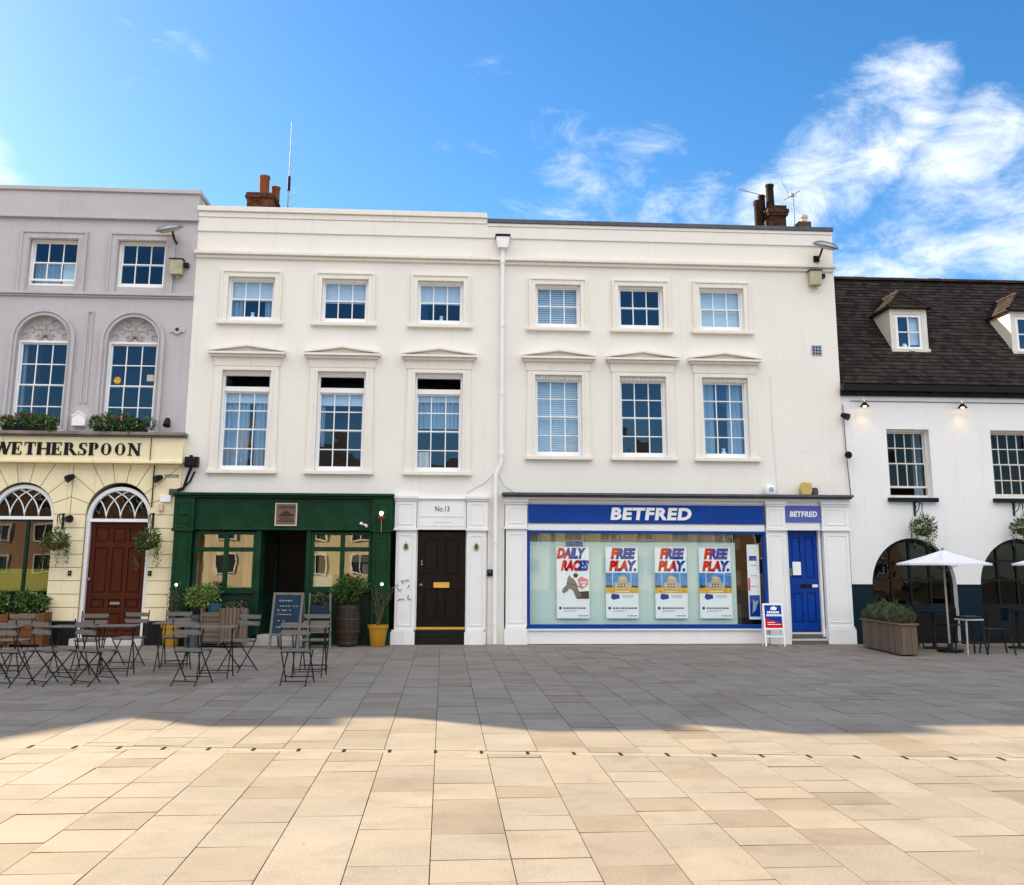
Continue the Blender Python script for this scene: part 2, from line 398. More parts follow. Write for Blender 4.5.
# ------------------------------------------------------------------ ground
g = MB()
g.face([(-90, -120, -.012), (90, -120, -.012), (90, 120, -.012), (-90, 120, -.012)])
g.build('ground', 'joint', kind='structure')
pv = MB()
DA = R(-6.6)                                    # the drain crosses the square at a slight angle
def drain_y(x): return -12.02 - .1165*x
rnd = random.Random(3)
W_ = .45
k0, k1 = -44, 50
for k in range(k0, k1):
    xa = k*W_+.4; xb = xa+W_
    y = -46 + rnd.random()*.6
    gap = .003
    lim = .28 if -5.5 < (xa+xb)/2 < 8.7 else .3
    while y < .25:
        l = rnd.choice((.36, .42, .48, .54, .62, .7) if y < -9 else (.28, .33, .38, .44, .5)) * rnd.uniform(.96, 1.04)
        y2 = min(y+l, .3)
        dyc = drain_y((xa+xb)/2)
        zt = rnd.uniform(-.0012, .0012); tx = rnd.uniform(-.0012, .0012); ty = rnd.uniform(-.0012, .0012)
        segs = [(y, y2)]
        if y < dyc+.12 and y2 > dyc-.12:
            segs = []
            if y < dyc-.085: segs.append((y, None))
            if y2 > dyc+.085: segs.append((None, y2))
        for a, b in segs:
            ya0 = a+gap if a is not None else drain_y(xa)+.07
            ya1 = a+gap if a is not None else drain_y(xb)+.07
            yb0 = b-gap if b is not None else drain_y(xa)-.07
            yb1 = b-gap if b is not None else drain_y(xb)-.07
            if min(yb0-ya0, yb1-ya1) < .006: continue
            top = [(xa+gap, ya0, zt-tx-ty), (xb-gap, ya1, zt+tx-ty), (xb-gap, yb1, zt+tx+ty), (xa+gap, yb0, zt-tx+ty)]
            bot = [(p[0]+(.004 if p[0] > (xa+xb)/2 else -.004)*.6, p[1], -.011) for p in top]
            t = [pv.V(p) for p in top]; bo = [pv.V(p) for p in bot]
            pv.F(t)
            pv.cur = 1
            for q in range(4): pv.F((bo[q], bo[(q+1) % 4], t[(q+1) % 4], t[q]))
            pv.cur = 0
        y = y2
pv.build('paving', ['paving', 'joint'], kind='structure')
dr = MB(); sl = MB()
for k in range(-26, 36):
    xa = -.05+k*.8; xb = xa+.794
    t = [(xa, drain_y(xa)-.064, -.001), (xb, drain_y(xb)-.064, -.001), (xb, drain_y(xb)+.064, -.001), (xa, drain_y(xa)+.064, -.001)]
    a = [dr.V(p) for p in t]; b = [dr.V((p[0], p[1], -.011)) for p in t]
    dr.F(a)
    for q in range(4): dr.F((b[q], b[(q+1) % 4], a[(q+1) % 4], a[q]))
    for xs in (xa, xa+.4):
        yc = drain_y(xs)
        sl.prism([(xs-.012, -.01), (xs+.012, -.01), (xs+.012, .004), (xs-.012, .004)], yc-.062, yc+.062)
dr.build('drain_channel', 'drain', kind='structure')
sl.build('drain_slots', 'slot', kind='structure')

# ------------------------------------------------------------------ windows
def sash_window(par, x0, x1, z0, z1, y, cols, rt, rb, meet=None, toplight=None, glass_m='glass', shade=None, frame_m='sash', open_gap=0.0, ft=.045):
    f = MB().ring(x0, x1, z0, z1, ft, y, y+.12, .06)
    zt = z1
    if toplight:
        f.box(x0+ft, x1-ft, y-.004, y+.1, toplight-.035, toplight+.07)
        zt = toplight-.035
        f.box(x0+ft, x1-ft, y+.002, y+.1, z1-ft-.05, z1-ft)
    o = f.build('window', frame_m, par, bevel=.004)
    xa, xb, za, zb = x0+ft, x1-ft, z0+.06, (zt if toplight else z1-ft)
    if meet is None: meet = za+(zb-za)*rb/(rt+rb)
    s = MB(); ya, yb = y+.03, y+.065
    s.ring(xa, xb, meet-.02, zb, .028, ya+.03, yb+.03, .03)
    s.ring(xa, xb, za+open_gap, meet+.02+open_gap*.0, .028, ya, yb, .045)
    for c in range(1, cols):
        x = xa+(xb-xa)*c/cols
        s.box(x-.011, x+.011, ya+.035, yb+.025, meet+.01, zb-.028)
        s.box(x-.011, x+.011, ya+.005, yb-.005, za+open_gap+.045, meet-.01)
    for c in range(1, rt):
        z = meet+(zb-meet)*c/rt; s.box(xa+.028, xb-.028, ya+.037, yb+.023, z-.011, z+.011)
    for c in range(1, rb):
        z = za+open_gap+(meet-za-open_gap)*c/rb; s.box(xa+.028, xb-.028, ya+.007, yb-.007, z-.011, z+.011)
    s.build('sash', frame_m, o)
    p = MB()
    for lo, hi, nr, yp in ((meet, zb, rt, y+.078), (za+open_gap+.02, meet, rb, y+.047)):
        for c in range(cols):
            for q in range(nr):
                X0, X1 = xa+(xb-xa)*c/cols, xa+(xb-xa)*(c+1)/cols; Z0, Z1 = lo+(hi-lo)*q/nr, lo+(hi-lo)*(q+1)/nr
                tx, tz = random.gauss(0, .0011), random.gauss(0, .0011)
                p.face([(X0, yp-tx-tz, Z0), (X1, yp+tx-tz, Z0), (X1, yp+tx+tz, Z1), (X0, yp-tx+tz, Z1)])
    p.build('pane', glass_m, o, weld=False)
    if shade:
        for kind, sx0, sx1, sz0, sz1, m in shade:
            b = MB(); X0 = xa+(xb-xa)*sx0; X1 = xa+(xb-xa)*sx1; Z0 = za+(zb-za)*sz0; Z1 = za+(zb-za)*sz1
            if kind == 'curtain':
                n = max(6, int((X1-X0)/.03)); pts = []
                for q in range(n+1):
                    pts.append((X0+(X1-X0)*q/n, y+.2+.028*math.sin(q*1.9)+.01*math.sin(q*.7)))
                for (a, ya_), (c, yc_) in zip(pts, pts[1:]): b.face([(a, ya_, Z0), (c, yc_, Z0), (c, yc_, Z1), (a, ya_, Z1)])
                b.build('curtain', m, o, weld=False)
            elif kind == 'ornament':
                b.lathe([(0, 0), (.05, 0), (.07, .05), (.03, .12), (.045, .17), (0, .18)], ((X0+X1)/2, y+.16, Z0), 10); b.lathe([(0, 0), (.1, .0), (.09, .05), (0, .07)], ((X0+X1)/2+.06, y+.16, Z0), 10)
                b.build('ornament', m, o, smooth=True)
            elif kind == 'slats':
                n = int((Z1-Z0)/.05)
                for q in range(n):
                    z = Z0+(Z1-Z0)*q/n
                    b.face([(X0, y+.16, z), (X1, y+.16, z), (X1, y+.19, z+.05), (X0, y+.19, z+.05)])
                b.build('venetian_blind', m, o, weld=False)
            else:
                b.box(X0, X1, y+.15, y+.156, Z0, Z1); b.build('blind', m, o)
    return o

def pediment_trim(par, c, z_sill, z_open_top, half, zped=5.99):
    """eared architrave, frieze and low pediment over a first-floor window, and its sill"""
    a = MB(); w = .17
    a.prism([[(c-half-w-.03, z_sill+.09), (c-half-w+.02, z_open_top+.06), (c+half+w-.02, z_open_top+.06), (c+half+w+.03, z_sill+.09)],
             [(c-half, z_sill+.0901), (c-half, z_open_top-.02), (c+half, z_open_top-.02), (c+half, z_sill+.0901)]][:1] if False else
            [(c-half-w-.02, z_sill+.08), (c-half-.0, z_sill+.08), (c-half, z_open_top), (c+half, z_open_top), (c+half, z_sill+.08), (c+half+w+.02, z_sill+.08), (c+half+w-.01, z_open_top+.09), (c-half-w+.01, z_open_top+.09)], -.045, 0)
    a.prism([(c-half-.05, z_sill+.08), (c-half-.0, z_sill+.08), (c-half, z_open_top), (c+half, z_open_top), (c+half, z_sill+.08), (c+half+.05, z_sill+.08), (c+half+.05, z_open_top+.05), (c-half-.05, z_open_top+.05)], -.06, -.045)
    a.build('architrave', 'stucco_trim', par, bevel=.008)
    s = MB().box(c-half-w-.045, c+half+w+.045, -.10, 0, z_sill, z_sill+.078); s.build('sill', 'stucco_trim', par, bevel=.01)
    f = MB(); e = half+w+.01
    f.prism([(c-e, z_open_top+.092), (c+e, z_open_top+.092), (c+e+.03, zped-.002), (c-e-.03, zped-.002)], -.055, 0)
    f.build('frieze', 'stucco_trim', par, bevel=.006)
    p = MB(); h = half+w+.13
    p.box(c-h+.05, c+h-.05, -.13, 0, zped-.05, zped)
    p.box(c-h, c+h, -.2, 0, zped+.002, zped+.05)
    p.prism([(c-h+.04, zped+.052), (c+h-.04, zped+.052), (c, zped+.16)], -.09, 0)
    for sx in (-1, 1):
        p.prism([(c, zped+.165), (c+sx*h, zped+.052), (c+sx*h, zped+.092), (c, zped+.215)], -.2, 0)
    p.build('pediment', 'stucco_trim', par, bevel=.006)

def plain_trim(par, c, z0, z1, half, w=.145):
    a = MB()
    a.ring(c-half-w, c+half+w, z0+.075, z1+w, w, -.045, 0, 0)
    a.ring(c-half-w, c+half+w, z0+.075, z1+w, .045, -.07, -.045, 0)
    a.build('architrave', 'stucco_trim', par, bevel=.006)
    MB().box(c-half-w-.06, c+half+w+.06, -.1, 0, z0, z0+.073).build('sill', 'stucco_trim', par, bevel=.01)

def shell(par, x0, x1, ztop, wallm, floors, depth=8.0, y0=.3, name='side_wall'):
    w = MB()
    w.box(x0+.004, x0+.25, y0, depth, 0, ztop); w.box(x1-.25, x1-.004, y0, depth, 0, ztop)
    w.box(x0+.25, x1-.25, depth-.25, depth, 0, ztop)
    w.build(name, wallm, par)
    f = MB()
    for z in floors: f.box(x0+.25, x1-.25, y0+.002, depth-.25, z-.2, z)
    f.box(x0+.25, x1-.25, 3.2, 3.3, 0, ztop-.6)
    f.build('interior', 'interior', par)

# ------------------------------------------------------------------ white terrace, left half (bar and No.13)
BL = thing('terrace_building', 'cream white stucco building with green bar front and dark panelled door below', 'building', (-2.3, 4, 0), world=True)
XL0, XL1 = -5.46, .87
UPL = [-4.24, -2.235, -.165]; UPR = [2.415, 4.26, 6.075]
HW = .5
w = MB()
holes = [rect(c-HW, c+HW, 6.76, 7.72) for c in UPL] + [rect(c-HW-.01, c+HW+.01, 3.54, 5.66) for c in UPL]
w.prism([rect(XL0, XL1, 3.0, 9.05)] + holes, 0, .3)
w.box(.9, .868, .003, .3, 0, 2.999)
w.build('wall', 'stucco', BL)
shell(BL, XL0, XL1, 8.7, 'stucco', (.2, 3.2, 6.2), 8)
c = MB()
c.box(XL0-.02, .84, -.10, .35, 9.18, 9.295); c.box(XL0, .85, -.055, .3, 9.052, 9.178)
c.build('coping', 'stucco_trim', BL, bevel=.01)
c = MB().box(XL0, XL1-.001, -.035, 0, 8.735, 9.05); c.build('parapet_band', 'stucco', BL, bevel=.006)
c = MB(); c.box(XL0, XL1-.001, -.06, 0, 8.13, 8.2); c.box(XL0-.03, XL1-.001, -.13, 0, 8.202, 8.275); c.build('cornice', 'stucco_trim', BL, bevel=.012)
MB().box(XL0, XL1, .3, 8, 8.5, 8.7).build('roof', 'roofing', BL)
shU = [[('blind', 0, 1, .5, 1, 'blind'), ('curtain', 0, .26, 0, .5, 'curtain'), ('curtain', .78, 1, 0, .5, 'curtain'), ('ornament', .4, .6, 0, .1, 'letter')],
       [('blind', 0, 1, .48, 1, 'blind')], [('blind', 0, 1, .55, 1, 'blind'), ('curtain', .0, .2, 0, .5, 'navy_curtain'), ('ornament', .45, .6, 0, .1, 'letter')]]
shL = [[('curtain', 0, .55, 0, 1, 'curtain'), ('blind', 0, 1, .86, 1, 'blind'), ('curtain', .68, 1, 0, .9, 'curtain')],
       [('blind', 0, 1, .84, 1, 'blind'), ('curtain', .0, .12, .3, .9, 'curtain')],
       [('blind', 0, 1, .9, 1, 'blind'), ('curtain', 0, 1, .55, .9, 'curtain'), ('curtain', 0, .3, 0, .24, 'blind')]]
for i, cx in enumerate(UPL):
    wo = sash_window(BL, cx-HW, cx+HW, 6.76, 7.72, .08, 3, 1, 1, shade=shU[i]); plain_trim(wo, cx, 6.665, 7.72, HW)
    wo = sash_window(BL, cx-HW-.01, cx+HW+.01, 3.54, 5.66, .08, 3, 2, 2, toplight=5.255, shade=shL[i]); pediment_trim(wo, cx, 3.465, 5.66, HW+.01)
# chimney
ch = MB(); ch.box(-4.6, -4.0, .7, 1.5, 8.65, 9.8); ch.box(-4.64, -3.96, .66, 1.54, 9.802, 9.86); ch.box(-4.62, -3.98, .68, 1.52, 9.862, 9.93)
cho = ch.build('chimney', mat('chimney_brick', (.075, .03, .016), .85, noise=(9, .85)), BL, bevel=.01)
MB().lathe([(.12, 0), (.112, .42), (.128, .44), (.128, .5), (.1, .5), (.1, .3)], (-4.28, 1.0, 9.93), 16, False).build('chimney_pot', 'terracotta', cho, smooth=True)
MB().lathe([(.1, 0), (.095, .28), (.11, .3), (.11, .34), (.08, .34)], (-4.06, 1.25, 9.93), 16, False).build('chimney_pot', 'terracotta', cho, smooth=True)
# No.13 door case
def pilaster(par, x0, x1, sx0, sx1, bx0, bx1, y, zcap=3.0, zblock=2.36, m='white', base_h=.3):
    p = MB()
    p.box(x0-.03, x1+.03, y-.09, .1, zcap-.03, zcap+.03); p.box(x0-.015, x1+.015, y-.06, .1, zcap-.075, zcap-.032)
    p.box(x0, x1, y-.03, .1, zblock, zcap-.077)
    p.ring(x0+.07, x1-.07, zblock+.07, zcap-.13, .018, y-.042, y-.03)
    p.box(x0-.02, x1+.02, y-.055, .1, zblock-.05, zblock-.002)
    p.box(sx0, sx1, y, .1, base_h, zblock-.052)
    p.ring(sx0+.06, sx1-.06, base_h+.08, zblock-.14, .018, y-.013, y)
    p.box(bx0+.02, bx1-.02, y-.035, .1, base_h-.05, base_h-.002); p.box(bx0, bx1, y-.05, .1, 0.002, base_h-.052)
    return p.build('pilaster', m, par, bevel=.005)
dc = MB(); dc.box(-.575, .455, -.04, .1, 2.33, 2.96); dc.box(-.6, .48, -.09, .1, 2.962, 3.0); dc.box(-.58, -.555, .1, .3, 0, 2.33); dc.box(.455, .48, .1, .3, 0, 2.33)
dcase = dc.build('door_surround', 'white', BL, bevel=.004)
pilaster(dcase, -1.035, -.585, -1.0, -.58, -1.07, -.575, -.06, m='chip_white')
pilaster(dcase, .465, .905, .475, .865, .44, .87, -.06, m='chip_white')
gf = MB()
for pts in ([(-.88, 1.26), (-.86, 1.3), (-.83, 1.27), (-.84, 1.22)], [(-.8, 1.3), (-.77, 1.27), (-.74, 1.31), (-.71, 1.28)], [(-.95, 1.14), (-.9, 1.08), (-.86, 1.12)], [(-.7, 1.2), (-.74, 1.13)], [(-.94, .88), (-.88, .92), (-.8, .9)], [(-.72, 1.0), (-.73, .92), (-.66, .9)]):
    gf.tube([(x_, -.0785, z_) for x_, z_ in pts], .007, 4)
gf.build('scribble', 'black', dcase)
def panel_door(par, name, x0, x1, z0, z1, y, panels, m):
    d = MB(); d.box(x0, x1, y+.015, y+.05, z0, z1)
    d.prism([rect(x0, x1, z0, z1)] + [rect(*p) for p in panels], y-.02, y+.0149)
    for a, b, e, f in panels:
        d.box(a+.03, b-.03, y-.006, y+.0148, e+.03, f-.03)
    return d.build(name, m, par, bevel=.006)
dx0, dx1 = -.553, .453
dd = panel_door(BL, 'door', dx0, dx1, .295, 2.29, .14, [(-.42, -.12, 1.4, 2.13), (.02, .32, 1.4, 2.13), (-.42, -.12, .52, 1.12), (.02, .32, .52, 1.12)], 'door_black')
MB().ring(-.21, .12, 1.14, 1.25, .03, .085, .119).box(-.18, .09, .1, .119, 1.17, 1.22).build('letterbox', 'brass', dd, bevel=.004)
MB().box(dx0, dx1, .1, .119, .296, .345).build('kick_strip', 'brass', dd)
k = MB()
for z in (1.62, 1.68): k.tube([(-.46, .119, z), (-.46, .1, z)], .018, 10)
k.build('lock', 'metal_grey', dd); MB().lathe([(.01, -.03), (.035, -.015), (.035, .015), (.01, .03)], (-.47, .085, 1.2), 12).build('handle', 'metal_grey', dd, smooth=True)
MB().box(-.6, .46, -.02, .2, 0.002, .13).box(-.57, .455, .03, .2, .132, .285).build('door_step', 'black', BL, bevel=.006)
t = MB(); put_text(t, 'No.13', -.2, .1, 2.71, 2.82, -.048, .006)
sg = MB().box(-.54, .42, -.047, -.041, 2.4, 2.91).build('sign_panel', 'white', dcase, bevel=.002)
t.build('lettering', 'print_dark', dcase)
fl = MB(); rr = random.Random(5)
x = -.52
while x < .38:
    l = rr.uniform(.02, .06); fl.box(x, x+l, -.0495, -.0471, 2.585, 2.60); x += l+.014
x = -.22
while x < .12:
    l = rr.uniform(.02, .05); fl.box(x, x+l, -.0495, -.0471, 2.475, 2.487); x += l+.014
fl.build('small_print', 'print_grey', dcase)

# green bar front
GS = MB(); GS.box(-5.5, -1.04, -.10, .06, 2.32, 2.95)
gs = GS.build('shopfront', 'green', BL, bevel=.004)
c = MB(); c.box(-5.56, -1.05, -.27, 0, 3.0, 3.055); c.box(-5.54, -1.06, -.19, 0, 2.952, 2.998); c.build('cornice', 'green', gs, bevel=.008)
c = MB(); c.box(-5.1, -1.5, -.13, -.1, 2.3, 2.345); c.build('fascia_moulding', 'green', gs, bevel=.006)
for x0, x1, sx in ((-5.53, -5.12, -1), (-1.5, -1.085, 1)):
    p = MB(); p.box(x0, x1, -.2, .06, 2.33, 2.949); p.ring(x0+.07, x1-.07, 2.42, 2.86, .02, -.215, -.2)
    p.lathe([(.0, -.03), (.05, -.03), (.06, 0), (.03, .03), (0, .03)], ((x0+x1)/2, -.2, 2.62), 12)
    p.box(x0-.02, x1+.02, -.225, .06, 2.27, 2.328); p.box(x0+.02, x1-.02, -.17, .06, .3, 2.268)
    p.ring(x0+.08, x1-.08, .4, 2.17, .018, -.183, -.17); p.box(x0, x1, -.2, .06, .002, .298)
    p.build('pilaster', 'green', gs, bevel=.005)
def bar_window(xs, z0, zt, z1, riser_x):
    f = MB(); x0, x1 = xs[0], xs[2]
    f.ring(x0, x1, z0, z1, .06, -.05, .05); f.box(xs[1]-.045, xs[1]+.045, -.045, .045, z0+.06, z1-.06)
    f.box(x0+.06, xs[1]-.045, -.04, .04, zt-.045, zt+.045); f.box(xs[1]+.045, x1-.06, -.04, .04, zt-.045, zt+.045)
    o = f.build('window', 'green', BL, bevel=.005)
    p = MB(); p.face([(x0+.05, .0, z0+.05), (x1-.05, .0, z0+.05), (x1-.05, .0, z1-.05), (x0+.05, .0, z1-.05)]); p.build('pane', 'green_glass', o, weld=False)
    s = MB(); s.box(x0, x1, -.09, .06, z0-.06, z0-.002); s.box(x0, x1, -.04, .06, .002, z0-.062)
    n = 2
    for q in range(n):
        a = x0+.06+(x1-x0-.12)*q/n; b = a+(x1-x0-.12)/n
        s.ring(a+.04, b-.04, .2, z0-.16, .03, -.055, -.04)
    s.build('stall_riser', 'green_dark', o, bevel=.005)
    return o
bw1 = bar_window((-5.11, -4.47, -3.86), 1.08, 1.905, 2.268, None)
bw2 = bar_window((-2.74, -2.1, -1.5), 1.1, 1.92, 2.268, None)
d = MB(); d.box(-3.86, -3.76, -.07, .08, .2, 2.299); d.box(-2.84, -2.74, -.07, .08, .2, 2.299); d.build('door_frame', 'green', gs, bevel=.006)
d = MB(); d.xf = Matrix.Translation((-3.74, .08, 0)) @ Matrix.Rotation(R(78), 4, 'Z')
d.prism([rect(0, .92, .2, 2.28), rect(.12, .8, .95, 2.1)], 0, .045); d.ring(.12, .8, .95, 2.1, .02, .01, .03)
dl = d.build('open_door', 'green_dark', gs)
MB().box(-4.3, -2.7, -.33, .3, .002, .13).box(-3.76, -2.84, -.1, .3, .132, .2).build('door_step', 'step', BL, bevel=.01)
# bottles and curtains glimpsed inside the bar windows
cu = MB()
for xa, xb in ((-5.04, -4.86), (-4.16, -3.95)):
    n = 10
    pts = [(xa+(xb-xa)*q/n, .22+.03*math.sin(q*2.2)) for q in range(n+1)]
    for (a, ya), (b, yb) in zip(pts, pts[1:]): cu.face([(a, ya, 1.15), (b, yb, 1.15), (b, yb, 2.2), (a, ya, 2.2)])
cu.build('curtain', mat('bar_curtain', (.55, .45, .3), .8), bw1, weld=False)
cu = MB(); cu.box(-1.98, -1.56, .3, .32, 1.66, 1.82); cu.box(-1.7, -1.54, .25, .27, 1.14, 1.62); cu.build('notice', 'int_light', bw2)
MB().box(-2.66, -2.3, .12, .135, 1.14, 1.4).build('notice_card', mat('notice_card', (.5, .6, .58), .6), bw2)
MB().box(-2.64, -2.2, .5, .52, 1.4, 2.2).build('wall_panel', mat('warm_wall', (.6, .42, .16), .7), bw2)
# soft pipework, leads, hooks on the left half
MB().tube([(-5.2, -.02, 3.5), (-5.28, -.03, 3.3), (-5.4, -.04, 3.16), (-5.6, -.05, 3.1)], .02, 6).build('lead_cable', 'black', BL)

# ------------------------------------------------------------------ white terrace, right half (betting shop)
BR = thing('terrace_building', 'cream white stucco building with blue betting shop front and dark flashed parapet', 'building', (4.8, 4, 0), world=True)
XR0, XR1 = .87, 8.68
w = MB()
holes = [rect(c-HW, c+HW, 6.74, 7.70) for c in UPR] + [rect(c-HW-.01, c+HW+.01, 3.9, 5.66) for c in UPR]
w.prism([rect(XR0, XR1, 3.0, 9.0)] + holes, 0, .3)
w.box(.91, 1.26, .002, .3, 0, 2.999)
w.build('wall', 'stucco', BR)
shell(BR, XR0, XR1, 8.7, 'stucco', (.2, 3.2, 6.2), 8)
c = MB(); c.box(.845, XR1, -.055, .3, 9.002, 9.075); c.build('coping', 'stucco_trim', BR, bevel=.008)
MB().box(.85, XR1+.02, -.085, .34, 9.077, 9.17).build('flashing', 'lead', BR, bevel=.006)
MB().box(XR0, XR1, -.035, 0, 8.735, 9.0).build('parapet_band', 'stucco', BR, bevel=.006)
c = MB(); c.box(XR0, XR1, -.06, 0, 8.13, 8.2); c.box(XR0, XR1+.03, -.13, 0, 8.202, 8.275); c.build('cornice', 'stucco_trim', BR, bevel=.012)
MB().box(XR0, XR1, .3, 8, 8.5, 8.7).build('roof', 'roofing', BR)
shU = [[('slats', 0, 1, 0, 1, 'venetian')], None, [('blind', 0, 1, 0, 1, 'blind')]]
shL = [[('slats', 0, 1, 0, 1, 'venetian')], None, [('curtain', 0, .3, 0, 1, 'curtain'), ('curtain', .62, 1, 0, 1, 'curtain'), ('curtain', .3, .62, .7, 1, 'navy_curtain'), ('ornament', .4, .6, 0, .1, 'letter')]]
for i, cx in enumerate(UPR):
    wo = sash_window(BR, cx-HW, cx+HW, 6.74, 7.70, .08, 3, 1, 1, shade=shU[i]); plain_trim(wo, cx, 6.645, 7.7, HW)
    wo = sash_window(BR, cx-HW-.01, cx+HW+.01, 3.9, 5.61, .08, 3, 2, 2, shade=shL[i]); pediment_trim(wo, cx, 3.82, 5.66, HW+.01, 6.0)
    p = MB()                                       # scalloped pelmet over the sash
    for q in range(17):
        xx = cx-.49+q*.0612; p.lathe([(.03, 0), (.03, .075)], (xx, .055, 5.58), 8)
    p.build('pelmet', 'sash', wo)
# sooty stack with pots
st = MB(); st.box(7.54, 7.94, .8, 1.35, 8.65, 9.74); st.box(7.5, 7.98, .75, 1.4, 9.742, 9.8); st.box(7.48, 8.0, .73, 1.42, 9.802, 9.9); st.box(7.52, 7.96, .78, 1.37, 9.902, 10.0)
sto = st.build('chimney', mat('sooty_chimney_brick', (.05, .024, .015), .85, noise=(9, .8)), BR, bevel=.012)
MB().lathe([(.1, 0), (.09, .48), (.105, .5), (.105, .55), (.075, .55)], (7.64, 1.0, 10.03), 14, False).build('chimney_pot', 'sootpot', sto, smooth=True)
MB().lathe([(.085, 0), (.08, .3), (.095, .33), (.07, .36)], (7.5, 1.2, 10.03), 14, False).build('chimney_pot', 'sootpot', sto, smooth=True)
MB().lathe([(.12, 8.65-9.7), (.11, .35), (.13, .38), (.13, .48), (.09, .48)], (7.37, 1.05, 9.7), 14, False).build('chimney_pot', 'sootpot', sto, smooth=True)
st = MB(); st.box(8.28, 8.58, .9, 1.3, 8.65, 9.66)
s2 = st.build('chimney', mat('low_stack', (.09, .06, .05), .85, noise=(9, .5)), BR, bevel=.01)
MB().lathe([(.085, 0), (.08, .12), (.1, .14), (.1, .2), (.07, .2)], (8.47, 1.1, 9.66), 14, False).build('chimney_pot', 'buff', s2, smooth=True)
# rainwater pipe
p = MB(); p.tube([(1.185, -.09, 8.5), (1.19, -.09, 3.78), (1.07, -.09, 3.5), (1.065, -.09, .02)], .047, 10)
p.tube([(1.185, -.09, 8.2), (1.185, -.09, 8.14)], .062, 10)
for z in (6.7, 5.2, 3.9): p.tube([(1.19, -.09, z), (1.19, -.09, z+.07)], .06, 10)
for z in (2.05, .4): p.tube([(1.066, -.09, z), (1.066, -.09, z+.06)], .06, 10)
dp = p.build('downpipe', 'white', BR, smooth=True)
h = MB(); h.prism([(1.08, 8.47), (1.29, 8.47), (1.33, 8.66), (1.33, 8.72), (1.04, 8.72), (1.04, 8.66)], -.22, -.04); h.build('hopper_head', 'white', dp, bevel=.006)
MB().box(1.02, 1.35, -.235, -.03, 8.722, 8.77).build('hopper_grille', 'black', dp)
# cables drooping over the join
MB().tube([(.45, -.02, 3.1), (.85, -.02, 3.32), (1.02, -.03, 3.5)], .0045, 4).tube([(1.1, -.03, 3.5), (1.25, -.02, 3.25), (1.5, -.02, 3.1)], .0045, 4).build('loose_cable', 'metal_grey', BR)
MB().tube([(7.1, -.008, 5.7), (7.11, -.008, 4.4), (7.16, -.008, 3.12)], .006, 4).build('cable', 'stucco_trim', BR)
# betting shop front
s = MB(); s.box(1.74, 6.83, -.03, .1, 2.90, 2.97); s.box(1.74, 6.83, -.03, .1, 2.33, 2.47); s.box(1.74, 6.83, .0, .1, 2.47, 2.9); s.box(7.29, 8.05, -.03, .1, 2.36, 2.99)
sf = s.build('shopfront', 'white', BR, bevel=.006)
c = MB(); c.box(1.2, 8.72, -.30, .0, 3.055, 3.105); c.box(1.22, 8.7, -.24, 0, 3.02, 3.053); c.build('cornice', 'lead', sf, bevel=.006)
c = MB(); c.box(1.25, 8.68, -.15, 0, 2.972, 3.018); c.build('cornice_moulding', 'white', sf, bevel=.006)
def shop_pilaster(x0, x1, sx0, sx1, bx0, bx1): pilaster(sf, x0, x1, sx0, sx1, bx0, bx1, -.06, 2.94, 2.4, base_h=.36)
shop_pilaster(1.27, 1.73, 1.29, 1.73, 1.26, 1.735); shop_pilaster(6.86, 7.27, 6.85, 7.27, 6.84, 7.28); shop_pilaster(8.07, 8.66, 8.1, 8.65, 8.08, 8.68)
f = MB(); f.ring(1.74, 6.83, .32, 2.328, .055, -.045, .06, .085)
wf = f.build('shop_window', 'blue', BR, bevel=.005)
p = MB(); p.face([(1.79, -.0, .4), (6.78, -.0, .4), (6.78, -.0, 2.28), (1.79, -.0, 2.28)]); p.build('pane', 'shop_glass', wf, weld=False)
MB().box(1.76, 6.22, .16, .18, .33, 2.10).build('screen_panel', 'film', wf)
MB().box(1.76, 6.3, .55, .57, 2.0, 2.32).box(1.76, 6.8, .2, 3.1, 2.6, 2.62).build('bulkhead', mat('bulkhead', (.78, .77, .68), .7), wf)
s = MB(); s.box(1.74, 6.83, -.03, .1, .012, .318); s.box(1.735, 6.835, -.075, -.03, .285, .318)
for x in (2.1, 4.1, 6.15): s.box(x, x+.16, -.034, -.03, .17, .22)
s.build('stall_riser', 'white', wf, bevel=.004)
dd = panel_door(BR, 'door', 7.36, 8.02, .25, 2.35, .17, [(7.45, 7.65, 1.35, 2.22), (7.74, 7.94, 1.35, 2.22), (7.45, 7.65, .42, 1.05), (7.74, 7.94, .42, 1.05)], 'door_blue')
MB().box(7.62, 7.86, .135, .149, 1.155, 1.235).build('letterbox', 'black', dd, bevel=.004)
MB().box(7.87, 7.99, .135, .149, 1.165, 1.225).build('letterbox_plate', 'letter', dd)
MB().box(7.46, 7.64, .14, .1485, 1.42, 1.7).build('notice', 'paper', dd)
MB().tube([(7.4, .1, 1.4), (7.4, .1, 1.56)], .014, 8).box(7.385, 7.415, .1, .149, 1.42, 1.44).box(7.385, 7.415, .1, .149, 1.52, 1.54).build('handle', 'metal_grey', dd)
r = MB(); r.box(7.285, 7.355, .06, .3, .14, 2.359); r.box(8.025, 8.075, .06, .3, .14, 2.359); r.build('door_frame', 'white', sf, bevel=.005)
MB().box(7.285, 8.075, -.06, .3, .002, .115).box(7.29, 8.07, .08, .3, .117, .24).build('door_step', mat('slate_step', (.16, .155, .15), .7), BR, bevel=.01)
MB().box(7.285, 8.075, -.075, -.061, .075, .112).box(7.36, 8.02, .06, .079, .195, .236).build('step_nosing', mat('step_nosing', (.6, .6, .58), .6), BR)
